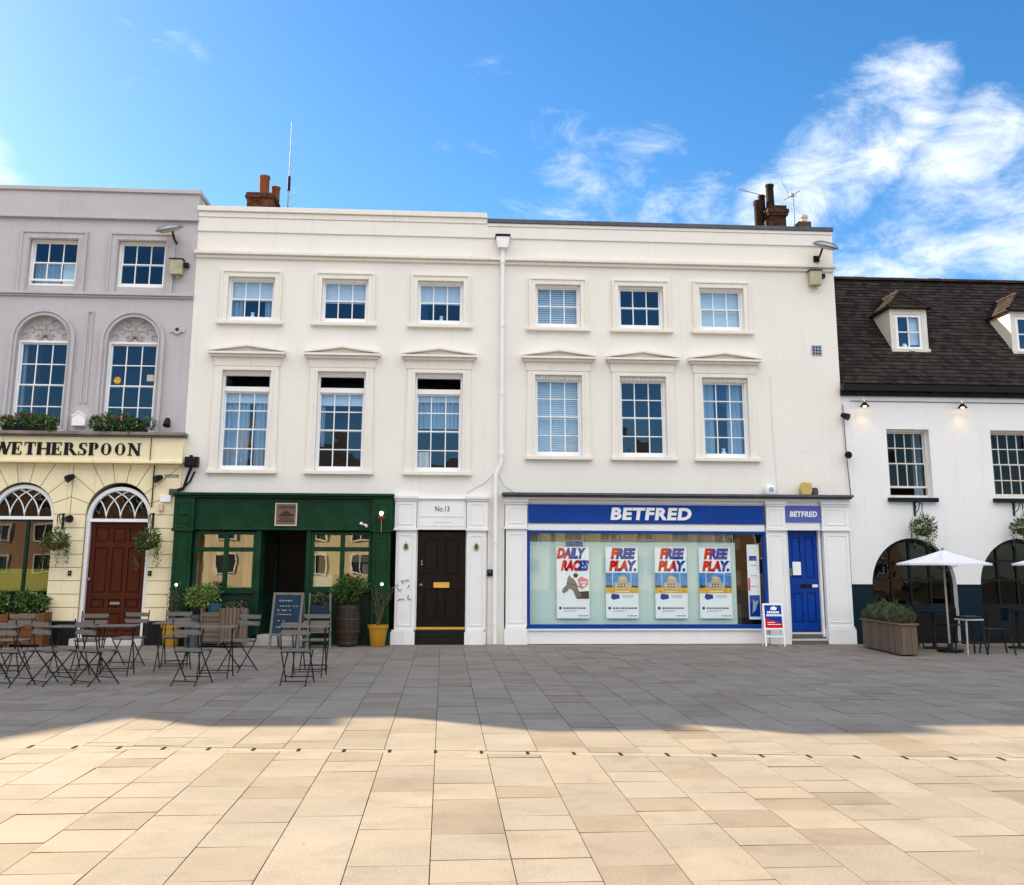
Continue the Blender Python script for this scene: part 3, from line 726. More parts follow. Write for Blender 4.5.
# dark corner of the shop with noticeboard
nb = MB(); nb.box(6.46, 6.72, .1, .115, .5, 2.06); nb.build('notice', 'paper', wf)
nb = MB(); nb.box(6.48, 6.7, .092, .099, .56, 1.0); nb.box(6.5, 6.66, .092, .099, 1.72, 1.82); nb.build('notice_print', 'print_blue', wf)
nb = MB(); nb.box(6.47, 6.5, .09, .099, 1.1, 1.36); nb.build('notice_print', 'red', wf)
nb = MB()
for z in (1.62, 1.4, 1.18): nb.box(6.52, 6.66, .092, .099, z, z+.012)
nb.prism([(6.53, .62), (6.6, .7), (6.66, .9), (6.6, .86), (6.55, .92)], .086, .0915)
nb.build('notice_print', 'print_grey', wf)
nb = MB(); nb.box(6.25, 6.44, .6, .9, .33, .8); nb.box(6.25, 6.44, .5, .7, 1.95, 2.2); nb.box(6.28, 6.42, .5, .52, 1.2, 1.5); nb.build('shelf_stock', mat('shelf_stock', (.12, .16, .13), .6), wf)

# signs
sb = thing('shop_sign', 'long blue fascia board with large white italic capitals above shop window', 'sign', (4.27, -.04, 2.48), world=True)
MB().box(1.76, 6.815, -.06, -.002, 2.485, 2.875).build('board', 'blue', sb, bevel=.004)
t = MB(); put_text(t, 'BETFRED', 3.5, 5.24, 2.555, 2.815, -.06, .025, .13, .045, 1.12); t.build('lettering', 'letter', sb)
sb = thing('shop_sign', 'small faded periwinkle blue board with white capitals above the blue door', 'sign', (7.67, -.05, 2.53), world=True)
MB().box(7.29, 8.055, -.055, -.031, 2.53, 2.885).build('board', 'blue_pale', sb, bevel=.003)
t = MB(); put_text(t, 'BETFRED', 7.38, 7.98, 2.645, 2.765, -.055, .012, .12, .045, 1.14); t.build('lettering', 'letter', sb)

# posters hung inside the shop glass
def poster(x0, label, kind):
    x1 = x0+.69; y = .10; z0, z1 = .52, 2.0
    po = thing('poster', label, 'poster', ((x0+x1)/2, y, z0), group='posters hung in the shop window', world=True)
    MB().box(x0, x1, y, y+.006, z0, z1-.01).build('sheet', 'paper', po)
    e = y-.001
    t = MB()
    if kind == 'races':
        put_text(t, 'DAILY', x0+.0, x1-.06, 1.745, 1.975, e,   .003, .25, .075, 1.0, pick=lambda u, v: 0 if u < .3 or (u < .45 and v < .5) else 1)
        put_text(t, 'RACES', x0+.09, x1+.0, 1.49, 1.72, e,   .003, .25, .075, 1.0, pick=lambda u, v: 0 if u < .62 else 1)
        t.cur = 1
        for q in range(7): t.box(x0+.2+q*.052, x0+.243+q*.052, e-.003, e, 2.0+.01*(q % 2), 2.09+.008*(q % 3))
        t.build('lettering', ['red', 'print_blue'], po)
        a = MB(); a.prism([(x0+.11, 1.06), (x0+.13, 1.13), (x0+.2, 1.2), (x0+.23, 1.34), (x0+.27, 1.41), (x0+.3, 1.36), (x0+.36, 1.33), (x0+.42, 1.24), (x0+.46, 1.1), (x0+.54, .95), (x0+.4, .95), (x0+.35, 1.08), (x0+.27, 1.13), (x0+.22, 1.08), (x0+.16, 1.03)], e-.004, e); a.build('picture', 'print_horse', po)
        a = MB(); a.slat((x0+.17, e-.005, 1.16), (x0+.24, e-.005, 1.07), .002, .012, (1, 0, 1)); a.slat((x0+.22, e-.005, 1.24), (x0+.38, e-.005, 1.2), .002, .012, (0, 0, 1)); a.slat((x0+.36, e-.005, 1.22), (x0+.56, e-.005, 1.12), .002, .014, (0, 0, 1)); a.box(x0+.27, x0+.29, e-.006, e-.0042, 1.27, 1.285); a.build('picture', 'print_brown', po)
        a = MB(); a.box(x0+.5, x0+.64, e-.0085, e-.0062, 1.24, 1.27); a.box(x0+.54, x0+.6, e-.0085, e-.0062, 1.18, 1.22); a.build('picture', 'letter', po)
        x = x0+.08
        while x < x1-.1: x += .05
        a = MB(); a.prism([(x0+.38, 1.06), (x0+.68, 1.08), (x0+.68, .92), (x0+.42, .92)], e-.003, e+.0); a.build('picture', 'print_brown', po)
        a = MB(); a.prism([(x0+.44, 1.32), (x0+.52, 1.38), (x0+.66, 1.32), (x0+.67, 1.22), (x0+.58, 1.14), (x0+.48, 1.16)], e-.006, e-.003); a.build('picture', 'print_pink', po)
        a = MB(); a.lathe([(.0, -.002), (.05, -.002), (.05, .002), (0, .002)], (0, 0, 0), 14)
        for v in a.v: v.xyz = (x0+.4+v.x, e-.004+v.z, 1.4+v.y)
        a.build('picture', 'print_dark', po)
    else:
        pk = lambda u, v: 0 if u + (.5-v)*.15 < .27 else 1
        put_text(t, 'FREE', x0+.11, x1-.04, 1.74, 1.975, e,   .003, .2, .075, 1.0, pick=pk)
        pk2 = lambda u, v: 0 if u + (.5-v)*.2 < .62 else 1
        put_text(t, 'PLAY.', x0+.07, x1-.02, 1.485, 1.715, e,   .003, .2, .075, 1.0, pick=pk2)
        t.build('lettering', ['red', 'print_blue'], po)
        a = MB(); a.box(x0, x1, e-.002, e, 1.1, 1.46); a.build('picture', 'print_sky', po)
        a = MB(); a.box(x0, x1, e-.004, e-.002, 1.04, 1.15); a.box(x0+.27, x0+.42, e-.0066, e-.0052, 1.27, 1.33); a.build('picture', 'print_gold', po)
        a = MB(); a.box(x0, x0+.2, e-.0032, e-.002, 1.151, 1.2); a.box(x0+.5, x1, e-.0032, e-.002, 1.151, 1.19); a.box(x0+.24, x0+.45, e-.0066, e-.0052, 1.17, 1.23); a.build('picture', 'print_brown', po)
        a = MB(); a.prism([(x0+.17, 1.151), (x0+.53, 1.151), (x0+.52, 1.25), (x0+.46, 1.27), (x0+.45, 1.36), (x0+.38, 1.41), (x0+.28, 1.39), (x0+.26, 1.28), (x0+.18, 1.25)], e-.005, e-.002); a.build('picture', 'print_grey', po)
        a = MB()
        for q in range(4): a.box(x0+.23+q*.06, x0+.265+q*.06, e-.0085, e-.0068, 1.185, 1.215)
        a.box(x0+.3, x0+.4, e-.0085, e-.0068, 1.345, 1.36); a.box(x0+.2, x0+.5, e-.0066, e-.0052, 1.065, 1.08); a.build('picture', 'letter', po)
        a = MB(); a.box(x0+.14, x0+.15, e-.006, e-.002, 1.151, 1.46); a.box(x0+.53, x0+.54, e-.006, e-.002, 1.151, 1.46); a.build('picture', 'letter', po)
        a = MB(); a.prism([(x0+.1, .95), (x0+.13, 1.03), (x0+.28, 1.01), (x0+.29, .93), (x0+.15, .9)], e-.003, e); a.build('picture', 'print_blue', po)
    a = MB(); rr = random.Random(int(x0*100))
    x = x0+.14
    while x < x1-.08:
        l = rr.uniform(.02, .06); a.box(x, x+l, e-.002, e, .715, .745); x += l+.014
    a.lathe([(.0, -.001), (.032, -.001), (.032, .001), (0, .001)], (0, 0, 0), 12)
    for v in a.v[-48:]: v.xyz = (x0+.075+v.x, e-.001+v.z, .73+v.y)
    x = x1-.24
    while x < x1-.05:
        l = rr.uniform(.02, .05); a.box(x, x+l, e-.002, e, .565, .58); x += l+.01
    a.build('small_print', 'print_dark', po)
    a = MB(); x = x0+.15
    for zz, lim in ((.68, .3), (.655, .22)):
        x = x0+.15
        while x < x0+.15+lim:
            l = rr.uniform(.02, .05); a.box(x, x+l, e-.002, e, zz, zz+.01); x += l+.01
    if kind != 'races':
        for zz in (.98, .95): a.box(x0+.34, x0+.58, e-.002, e, zz, zz+.014)
    a.build('small_print', 'print_grey', po)
poster(2.37, 'window poster reading DAILY RACES with a grey horse and pink jockey', 'races')
poster(3.41, 'FREE PLAY poster beside the horse racing poster', 'play')
poster(4.46, 'FREE PLAY poster between two other FREE PLAY posters', 'play')
poster(5.41, 'FREE PLAY poster nearest the dark end of the shop window', 'play')

# ------------------------------------------------------------------ grey and cream building on the left
BG = thing('corner_bank_building', 'lilac grey upper floors over a cream rusticated ground floor with arched windows', 'building', (-7.7, 4, 0), world=True)
GX0, GX1 = -10.04, -5.465
w = MB()
AW = [(-8.97, -7.96), (-7.115, -6.105)]
AC = [-8.515, -6.655]
holes = [rect(a, b, 7.44, 8.48) for a, b in AW] + [arch(c, .525, 4.33, 6.25) for c in AC]
w.prism([rect(GX0, GX1, 4.2, 9.0)] + holes, 0, .3)
w.prism([rect(GX0, GX1, 9.0, 9.55)], -.05, .3)
w.build('wall', 'grey_stucco', BG)
shell(BG, GX0, GX1, 8.9, 'stucco', (.2, 4.2, 7.0), 8)
c = MB(); c.box(GX0, GX1+.05, -.10, .36, 9.552, 9.645); c.build('coping', 'grey_trim', BG, bevel=.012)
c = MB(); c.box(GX0, GX1+.02, -.085, 0, 8.94, 8.998); c.box(GX0, GX1+.01, -.09, 0, 7.24, 7.31); c.box(GX0, GX1+.01, -.05, 0, 7.2, 7.238); c.build('string_course', 'grey_trim', BG, bevel=.01)
MB().box(GX0, GX1, .3, 8, 8.9, 9.0).build('roof', 'roofing', BG)
MB().box(GX1-.3, GX1-.002, .302, 6, 9.0, 9.55).build('parapet', 'stucco', BG)
MB().box(GX1-.33, GX1+.05, .362, 6, 9.552, 9.645).build('parapet_coping', 'grey_trim', BG, bevel=.012)
for i, (a, b) in enumerate(AW):
    wo = sash_window(BG, a, b, 7.44, 8.48, .07, 3, 1, 1, shade=[('blind', .66, 1, 0, .5, 'blind'), ('curtain', 0, .62, .0, .5, 'curtain')] if i == 0 else None, open_gap=.07 if i == 0 else 0)
    t = MB(); t.ring(a-.19, b+.19, 7.312, 8.65, .19, -.05, 0, 0); t.ring(a-.19, b+.19, 7.312, 8.65, .05, -.075, -.05, 0); t.ring(a-.05, b+.05, 7.312, 8.51, .03, -.065, -.05, 0)
    t.build('architrave', 'grey_trim', wo, bevel=.006)
for i, cx in enumerate(AC):
    wo = sash_window(BG, cx-.525, cx+.525, 4.33, 6.25, .07, 3, 2, 2, shade=[('curtain', .0, .1, .2, 1, 'curtain')] if i == 0 else None)
    t = MB(); t.prism(arch(cx, .525, 6.252, 6.2521), .1, .2); t.build('tympanum', 'grey_stucco', wo)
    rl = MB(); rr = random.Random(11)
    for sx in (-1, 1):
        for ang, r0 in ((20, .12), (50, .2), (80, .26), (35, .34), (65, .38), (10, .4)):
            px_, pz_ = cx+sx*r0*math.cos(R(ang)), 6.27+r0*math.sin(R(ang))
            pts = []
            for q in range(14):
                th = R(ang)+q*.42; rad = .085*(1-q/17)
                pts.append((px_+sx*rad*math.cos(th), .095, pz_+rad*math.sin(th)))
            rl.tube(pts, [.017*(1-q/22) for q in range(14)], 5)
        for ang in range(8, 90, 16):
            rl.slat((cx+sx*.06*math.cos(R(ang)), .092, 6.27+.06*math.sin(R(ang))), (cx+sx*.16*math.cos(R(ang)), .092, 6.27+.16*math.sin(R(ang))), .03, .03, (0, 1, 0))
    rl.lathe([(0, -.03), (.05, -.02), (.06, 0), (.05, .02), (0, .03)], (cx, .09, 6.38), 10)
    rl.build('relief', 'relief', wo, smooth=True)
    t = MB(); t.prism(arc_band(cx, 6.25, .525, .66, 28, 4.285), -.05, 0); t.prism(arc_band(cx, 6.25, .6, .665, 28, 4.285), -.085, -.05); t.prism(arc_band(cx, 6.25, .525, .555, 28, 4.285), -.07, -.05)
    t.build('archivolt', 'grey_trim', wo)
    MB().box(cx-.6, cx+.6, -.12, .07, 4.286, 4.329).build('sill', 'sash', wo, bevel=.006)
t = MB(); t.box(-7.66, -7.62, -.03, 0, 4.9, 6.9); t.box(-7.55, -7.51, -.03, 0, 4.9, 6.9); t.box(-7.62, -7.55, -.03, 0, 6.86, 6.9); t.build('wall_panel', 'grey_trim', BG, bevel=.006)
sk = MB(); sk.lathe([(0, -.002), (.075, -.002), (.075, .002), (0, .002)], (0, 0, 0), 16)
for v in sk.v: v.xyz = (-6.97+v.x, .136+v.z, 5.43+v.y)
sk.build('window_sticker', 'print_gold', wo); MB().box(-6.36, -6.22, .134, .138, 5.42, 5.56).build('window_sticker', 'buff', wo)
# cream ground floor
w = MB()
DCX, DR = -6.69, .655
WCX = -8.625
wl = [arch(WCX, .645, .62, 2.6), arch(DCX, DR, .02, 2.6)]
outer = rect(GX0, GX1, 0, 3.66)
outer = [(GX0, 0), (DCX-DR, 0), (DCX-DR, 2.6)] + [(DCX+DR*math.cos(PI-PI*k/24), 2.6+DR*math.sin(PI-PI*k/24)) for k in range(1, 24)] + [(DCX+DR, 2.6), (DCX+DR, 0), (GX1, 0), (GX1, 3.66), (GX0, 3.66)]
w.prism([outer, arch(WCX, .645, .62, 2.6)], .0, .34)
lw = w.build('lower_wall', 'cream_joint', BG)
# rusticated blocks standing proud of the joints
def clip(poly, x0, x1, z0, z1):
    def cut(p, f, ev):
        o = []
        for k in range(len(p)):
            a, b = p[k-1], p[k]; fa, fb = f(a), f(b)
            if fa >= 0: o.append(a) if not o or o[-1] != a else None
            if fa*fb < 0:
                t = fa/(fa-fb); o.append((a[0]+(b[0]-a[0])*t, a[1]+(b[1]-a[1])*t))
        return o
    for f in (lambda p: p[0]-x0, lambda p: x1-p[0], lambda p: p[1]-z0, lambda p: z1-p[1]):
        if len(poly) < 3: return []
        poly = cut(poly, f, None)
    return poly
bl = MB(); gp = .007
piers = [(-9.98, WCX-.645), (WCX+.645, DCX-DR), (DCX+DR, GX1+.012)]
zz = [.47, .735, 1.0, 1.265, 1.53, 1.795, 2.06, 2.325, 2.6]
for n, (a, b) in enumerate(piers):
    for z0, z1 in zip(zz, zz[1:]): bl.box(a+(.0 if n else gp), b, -.022, 0, z0+gp, z1-gp)
for cx, r in ((WCX, .645), (DCX, DR)):
    x0 = -9.98 if cx == WCX else (WCX+DCX)/2; x1 = (WCX+DCX)/2 if cx == WCX else GX1+.012
    N = 9
    for k in range(N):
        a0 = PI*k/N; a1 = PI*(k+1)/N
        da = gp/r
        pts = [(cx+r*math.cos(a0+da+(a1-a0-2*da)*q/4), 2.6+r*math.sin(a0+da+(a1-a0-2*da)*q/4)) for q in range(5)]
        R2 = 2.2; da2 = gp/R2
        pts += [(cx+R2*math.cos(a1-da2), 2.6+R2*math.sin(a1-da2)), (cx+R2*math.cos(a0+da2), 2.6+R2*math.sin(a0+da2))]
        c2 = clip(pts, x0+gp, x1-gp, 2.6+gp, 3.64)
        # second ring joint
        if len(c2) >= 3: bl.prism(c2, -.022, 0)
bl.build('rusticated_block', 'cream', lw, bevel=.005)
for a, b in piers: MB().box(a+.0, b, -.05, 0, .002, .465).build('plinth', 'black', BG, bevel=.006)
f = MB(); f.box(GX0, GX1+.03, -.17, 0, 3.70, 4.18); f.build('fascia', 'cream', BG, bevel=.006)
f = MB(); f.box(GX0, GX1+.05, -.22, 0, 3.64, 3.698); f.build('fascia_moulding', 'cream', BG, bevel=.01)
f = MB(); f.box(GX0, GX1+.08, -.30, 0, 4.215, 4.283); f.box(GX0, GX1+.05, -.24, 0, 4.182, 4.213); f.build('ledge', mat('ledge_stone', (.22, .20, .18), .8, noise=(5, .3)), BG, bevel=.01)
# arched shop window with tracery fanlight
def tracery(par, cx, r, zb, m='sash'):
    t = MB(); t.prism(arc_band(cx, zb, r-.075, r, 24, zb), .06, .2)
    t.box(cx-r+.0, cx+r, .055, .2, zb-.065, zb-.001)
    n = 4; xs = [cx-(r-.075)+2*(r-.075)*k/n for k in range(n+1)]
    def inside(x, z): return (x-cx)**2+(z-zb)**2 < (r-.07)**2
    for xb in xs:
        for sx in (-1, 1):
            pts = []
            q = 0
            rad = (r-.075)*1.0
            for q in range(40):
                th = q*.04
                x = xb+sx*(rad-rad*math.cos(th)); z = zb+rad*math.sin(th)
                if not inside(x, z): break
                pts.append((x, .12, z))
            if len(pts) > 3: t.tube(pts, .014, 5)
    o = t.build('fanlight', m, par)
    p = MB(); lp = arch(cx, r-.07, zb, zb+.0001)
    p.prism(lp, .14, .145); p.build('pane', 'pub_glass', o)
    return o
tracery(BG, DCX, DR, 2.52); tracery(BG, WCX, .645, 2.56)
fr = MB(); fr.box(DCX-DR, DCX-DR+.075, .06, .22, .05, 2.455); fr.box(DCX+DR-.075, DCX+DR, .06, .22, .05, 2.455); fr.build('door_frame', 'sash', BG, bevel=.006)
xa, xb = DCX-DR+.078, DCX+DR-.078; wd = (xb-xa)
px_ = [xa+.1, xa+wd/3-.01, xa+wd/3+.07, xb-wd/3-.07, xb-wd/3+.01, xb-.1]
pan = []
for (za, zb_) in ((2.05, 2.34), (1.02, 1.93), (.72, .9), (.25, .62)):
    for k in range(3): pan.append((px_[2*k], px_[2*k+1], za, zb_))
dd = panel_door(BG, 'door', xa, xb, .16, 2.45, .18, pan, 'door_red')
MB().box(-6.78, -6.58, .14, .159, .79, .84).build('letterbox', 'metal_grey', dd, bevel=.004)
MB().lathe([(0, -.03), (.035, -.02), (.035, .02), (0, .03)], (xa+.04, .13, 1.3), 10).build('handle', 'metal_grey', dd, smooth=True)
MB().box(DCX-DR-.05, DCX+DR+.05, -.25, .34, .002, .14).build('door_step', 'step', BG, bevel=.01)
f = MB(); f.ring(WCX-.645, WCX+.645, .62, 2.495, .04, .08, .18); f.box(WCX+.08, WCX+.14, .08, .16, .66, 2.455)
wo = f.build('window', 'green_dark', BG, bevel=.005)
p = MB(); p.face([(WCX-.62, .12, .64), (WCX+.62, .12, .64), (WCX+.62, .12, 2.48), (WCX-.62, .12, 2.48)]); p.build('pane', glass('lounge_glass', (.8, .82, .76), 1.7, .02), wo, weld=False)
MB().box(WCX-.6, WCX+.6, .35, .37, 1.05, 1.5).build('screen_board', 'yellowgreen', wo)
MB().box(WCX-.62, WCX+.64, -.06, .08, .56, .615).build('sill', 'cream', wo, bevel=.006)
# dark pipe run down the cream wall
MB().tube([(-6.02, -.06, 3.62), (-6.02, -.06, 2.75)], .014, 6).tube([(-6.08, -.2, 4.2), (-6.08, -.2, 3.7)], .009, 6).build('cable', 'black', BG)

# serif capitals on the cream fascia
LET = {
 'W': (1.5, [((.10,1),(.47,0),.2), ((.47,0),(.76,1),.085), ((.76,1),(1.07,0),.2), ((1.07,0),(1.40,1),.085)], [(-.03,.32,1),(.6,.92,1),(1.24,1.53,1)]),
 'E': (.95, [((.2,0),(.2,1),.2)], [(.0,.8,0),(.0,.8,1)], [(.2,.6,.46,.54),(.54,.60,.3,.7),(.74,.82,0,.28),(.72,.80,.74,1)]),
 'T': (1.0, [((.5,0),(.5,1),.2)], [(.25,.75,0),(.04,.96,1)], [(.04,.11,.7,1),(.89,.96,.7,1)]),
 'H': (1.2, [((.22,0),(.22,1),.2),((.98,0),(.98,1),.2)], [(.02,.44,0),(.02,.44,1),(.76,1.18,0),(.76,1.18,1)], [(.3,.9,.46,.54)]),
 'R': (1.12, [((.22,0),(.22,1),.2),((.55,.5),(.94,.02),.2)], [(.02,.44,0),(.82,1.12,0),(.02,.5,1)], [], [(.5,.74,.27,.26,.2,-90,90)]),
 'S': (.84, [((.27,.60),(.56,.40),.17)], [], [(.06,.14,0,.32),(.64,.72,.68,1)], [(.4,.725,.32,.275,.17,40,280),(.41,.275,.33,.275,.17,-140,100)]),
 'P': (.86, [((.22,0),(.22,1),.2)], [(.02,.46,0),(.02,.5,1)], [], [(.48,.73,.33,.27,.19,-90,90)]),
 'O': (1.12, [], [], [], [(.56,.5,.44,.48,.17,0,360)]),
 'N': (1.18, [((.22,0),(.22,1),.075),((.22,1),(.95,.0),.2),((.95,0),(.95,1),.075)], [(.04,.4,0),(.0,.3,1),(.78,1.14,1)]),
}
def serif_text(mb, body, x0, x1, z0, z1, y):
    tot = sum(LET[c][0]+.045 for c in body)-.045; sx = (x1-x0)/tot; h = z1-z0; x = 0; n = 0
    def P2(u, v): return (x0+(x+u)*sx, z0+v*h)
    for ch_ in body:
        L_ = LET[ch_]; strokes, serifs = L_[1], L_[2]; rects = L_[3] if len(L_) > 3 else []; arcs = L_[4] if len(L_) > 4 else []
        for a, b, wd_ in strokes:
            n += 1; e = .0004*(n % 7)
            hw = wd_*.8 if wd_ > .1 else wd_*.95
            mb.prism([P2(a[0]-hw, a[1]), P2(a[0]+hw, a[1]), P2(b[0]+hw, b[1]), P2(b[0]-hw, b[1])], y-.012-e, y)
        for a, b, v in serifs:
            n += 1; e = .0004*(n % 7)
            z_0, z_1 = (0, .085) if v == 0 else (.915, 1)
            mb.prism([P2(a, z_0), P2(b, z_0), P2(b, z_1), P2(a, z_1)], y-.0135-e, y)
        for a, b, c_, d_ in rects:
            n += 1; e = .0004*(n % 7)
            mb.prism([P2(a, c_), P2(b, c_), P2(b, d_), P2(a, d_)], y-.015-e, y)
        for cx, cz, rx, rz, th, a0, a1 in arcs:
            n += 1; e = .0004*(n % 7); m_ = 20
            full = a1-a0 == 360
            o = []; i = []
            for q in range(m_+1):
                t_ = R(a0+(a1-a0)*q/m_); ww = th*1.6*(.35+.65*abs(math.cos(t_)))
                o.append(P2(cx+rx*math.cos(t_), cz+rz*math.sin(t_))); i.append(P2(cx+(rx-ww)*math.cos(t_), cz+(rz-.07-.0*ww)*math.sin(t_)))
            if full: mb.prism([o[:-1], i[:-1]], y-.012-e, y)
            else: mb.prism(o+i[::-1], y-.012-e, y)
        x += L_[0]+.045
t = MB(); serif_text(t, 'WETHERSPOON', -9.25, -6.27, 3.80, 4.06, -.171)
t.build('sign_lettering', 'black', label='raised black serif capitals across the cream fascia', cat='sign')

# ------------------------------------------------------------------ white pub on the right
BP = thing('pub_building', 'low white rendered pub with brown tiled roof, dormers and dark arched windows', 'building', (13, 4, 0), world=True)
PX0, PX1 = 8.685, 20.5
w = MB()
PW = [(9.66, 10.62), (12.02, 12.98), (14.4, 15.36)]
AR = [10.06, 12.45, 14.84]
holes = [rect(a, b, 3.08, 4.58) for a, b in PW]
def eloop(c): return [(c-.93, 0), (c-.93, 1.2)] + [(c+.93*math.cos(PI-PI*k/24), 1.2+1.01*math.sin(PI-PI*k/24)) for k in range(1, 24)] + [(c+.93, 1.2), (c+.93, 0)]
outer = [(PX0, 0)]
for c_ in AR: outer += eloop(c_)
outer += [(PX1, 0), (PX1, 5.45), (PX0, 5.45)]
w.prism([outer]+holes, 0, .32)
w.build('wall', 'pub_white', BP)
shell(BP, PX0, PX1, 5.4, 'pub_white', (.1, 2.7, 5.3), 6.5, .32)
d = MB()
px0 = PX0+.0
for a, b in [(8.66, AR[0]-.93)] + [(AR[k]+.93, AR[k+1]-.93) for k in range(2)] + [(AR[2]+.93, PX1)]:
    d = MB(); d.box(a, b, -.03, 0, .06, 1.2); d.box(a-.0, b+.0, -.045, 0, 1.202, 1.235)
    d.box(a-.0, b+.0, -.05, 0, .002, .058)
    d.build('dado', 'navy', BP, bevel=.006)
for c_ in AR:
    f = MB()
    f.prism(arc_band(c_, 1.2, .86, .93, 24), .16, .24)
    for v in f.v:                                  # ellipse
        v.z = 1.2+(v.z-1.2)*1.085
    f.box(c_-.93, c_-.86, .16, .24, .75, 1.2); f.box(c_+.86, c_+.93, .16, .24, .75, 1.2)
    f.box(c_-.86, c_+.86, .16, .24, .75, .82); f.box(c_-.86, c_+.86, .165, .235, 1.3, 1.35); f.box(c_-.8, c_+.8, .165, .235, 1.72, 1.76)
    for k in (-.43, 0, .43): f.box(c_+k-.022, c_+k+.022, .163, .237, .82, 2.24 if k == 0 else 2.1)
    o = f.build('arched_window', 'black', BP)
    p = MB(); p.prism([(c_-.9, .8), (c_+.9, .8)] + [(c_+.9*math.cos(PI*k/24), 1.2+.98*math.sin(PI*k/24)) for k in range(25)], .2, .203); p.build('pane', 'pub_glass', o)
    s = MB(); s.box(c_-.93, c_+.93, .12, .3, .002, .748); s.ring(c_-.8, c_-.05, .12, .66, .03, .105, .12); s.ring(c_+.05, c_+.8, .12, .66, .03, .105, .12); s.build('stall_riser', 'black', o, bevel=.006)
for i, (a, b) in enumerate(PW):
    wo = sash_window(BP, a, b, 3.08, 4.58, .13, 4, 2, 2 if i else 1, glass_m='pub_glass', frame_m='dormer_frame', meet=3.83, open_gap=.16 if i == 0 else 0, shade=[('curtain', .75, 1, 0, 1, 'curtain')] if i == 0 else [('curtain', .0, .16, 0, 1, 'curtain')], ft=.05)
    MB().box(a-.07, b+.07, -.1, .1, 2.985, 3.075).build('sill', 'navy', wo, bevel=.008)
# roof slope of individual tiles
SL = 1.05; Y0R = -.12; Z0R = 5.56; YR = 3.05
def rz(y): return Z0R+SL*(y-Y0R)
sl_len = math.hypot(YR-Y0R, (YR-Y0R)*SL); ang = math.atan(SL)
tl = MB(); rr = random.Random(21)
rows = 32; gauge = sl_len/rows; tw = .155
X0R = 8.72
for rw in range(rows):
    d0 = rw*gauge; x = X0R-(tw/2 if rw % 2 else 0)
    while x < 17.2:
        xa = max(x, X0R); xb = x+tw-.004
        if xb-xa > .03:
            lift = rr.uniform(0, .007); sk = rr.uniform(-.006, .006); e = rr.uniform(-.012, .006)
            def S(d_, h): return (Y0R+d_*math.cos(ang)-h*math.sin(ang), Z0R+d_*math.sin(ang)+h*math.cos(ang))
            ya, za = S(d0+e, .026+lift); yb, zb_ = S(d0+gauge+.03, .008)
            yc, zc = S(d0+e, .012+lift)
            i0 = tl.V((xa, ya, za+sk)); i1 = tl.V((xb, ya, za-sk)); i2 = tl.V((xb, yb, zb_)); i3 = tl.V((xa, yb, zb_))
            j0 = tl.V((xa, yc, zc+sk)); j1 = tl.V((xb, yc, zc-sk))
            tl.F((i0, i1, i2, i3)); tl.F((j0, j1, i1, i0)); tl.F((j0, i0, i3)); tl.F((j1, i2, i1))
        x += tw
rf = tl.build('roof', 'tile', BP, weld=False)
u = MB(); u.prism([(0, 0), (1, 0), (1, 1), (0, 1)], 0, 1) if False else None
a = [u.V(p) for p in ((X0R, Y0R, Z0R-.02), (PX1, Y0R, Z0R-.02), (PX1, YR, rz(YR)-.02), (X0R, YR, rz(YR)-.02), (PX1, 6.6, 5.4), (X0R, 6.6, 5.4))]
u.F((a[0], a[1], a[2], a[3])); u.F((a[3], a[2], a[4], a[5])); u.F((a[0], a[3], a[5])); u.F((a[1], a[4], a[2])); u.F((a[0], a[5], a[4], a[1]))
u.build('roof_deck', 'soot', rf)
rd = MB(); x = X0R
while x < 17.2:
    l = .33; pts = []
    for q in range(7):
        t_ = PI*q/6; pts.append((YR-.14*math.cos(t_), rz(YR)-.03+.10*math.sin(t_)+rr.uniform(0, .008)))
    A = [rd.V((x+.003, y_, z_)) for y_, z_ in pts]; B = [rd.V((x+l, y_, z_+rr.uniform(-.004, .004))) for y_, z_ in pts]
    for q in range(6): rd.F((A[q], B[q], B[q+1], A[q+1]))
    rd.F(A); rd.F(B[::-1]); x += l+.004
rd.build('ridge_tiles', 'ridge', rf, weld=False)
gt = MB(); gt.box(PX0-.02, PX1, -.06, 0, 5.3, 5.455)
gt.tube([(PX0+.02, -.13, 5.46), (PX1, -.13, 5.46)], .06, 10)
for k in range(14): gt.box(9.0+k*.85, 9.03+k*.85, -.2, -.0, 5.375, 5.55)
gt.box(PX0-.02, PX1, -.21, -.06, 5.40, 5.53)
gt.build('gutter', 'gutter', BP)
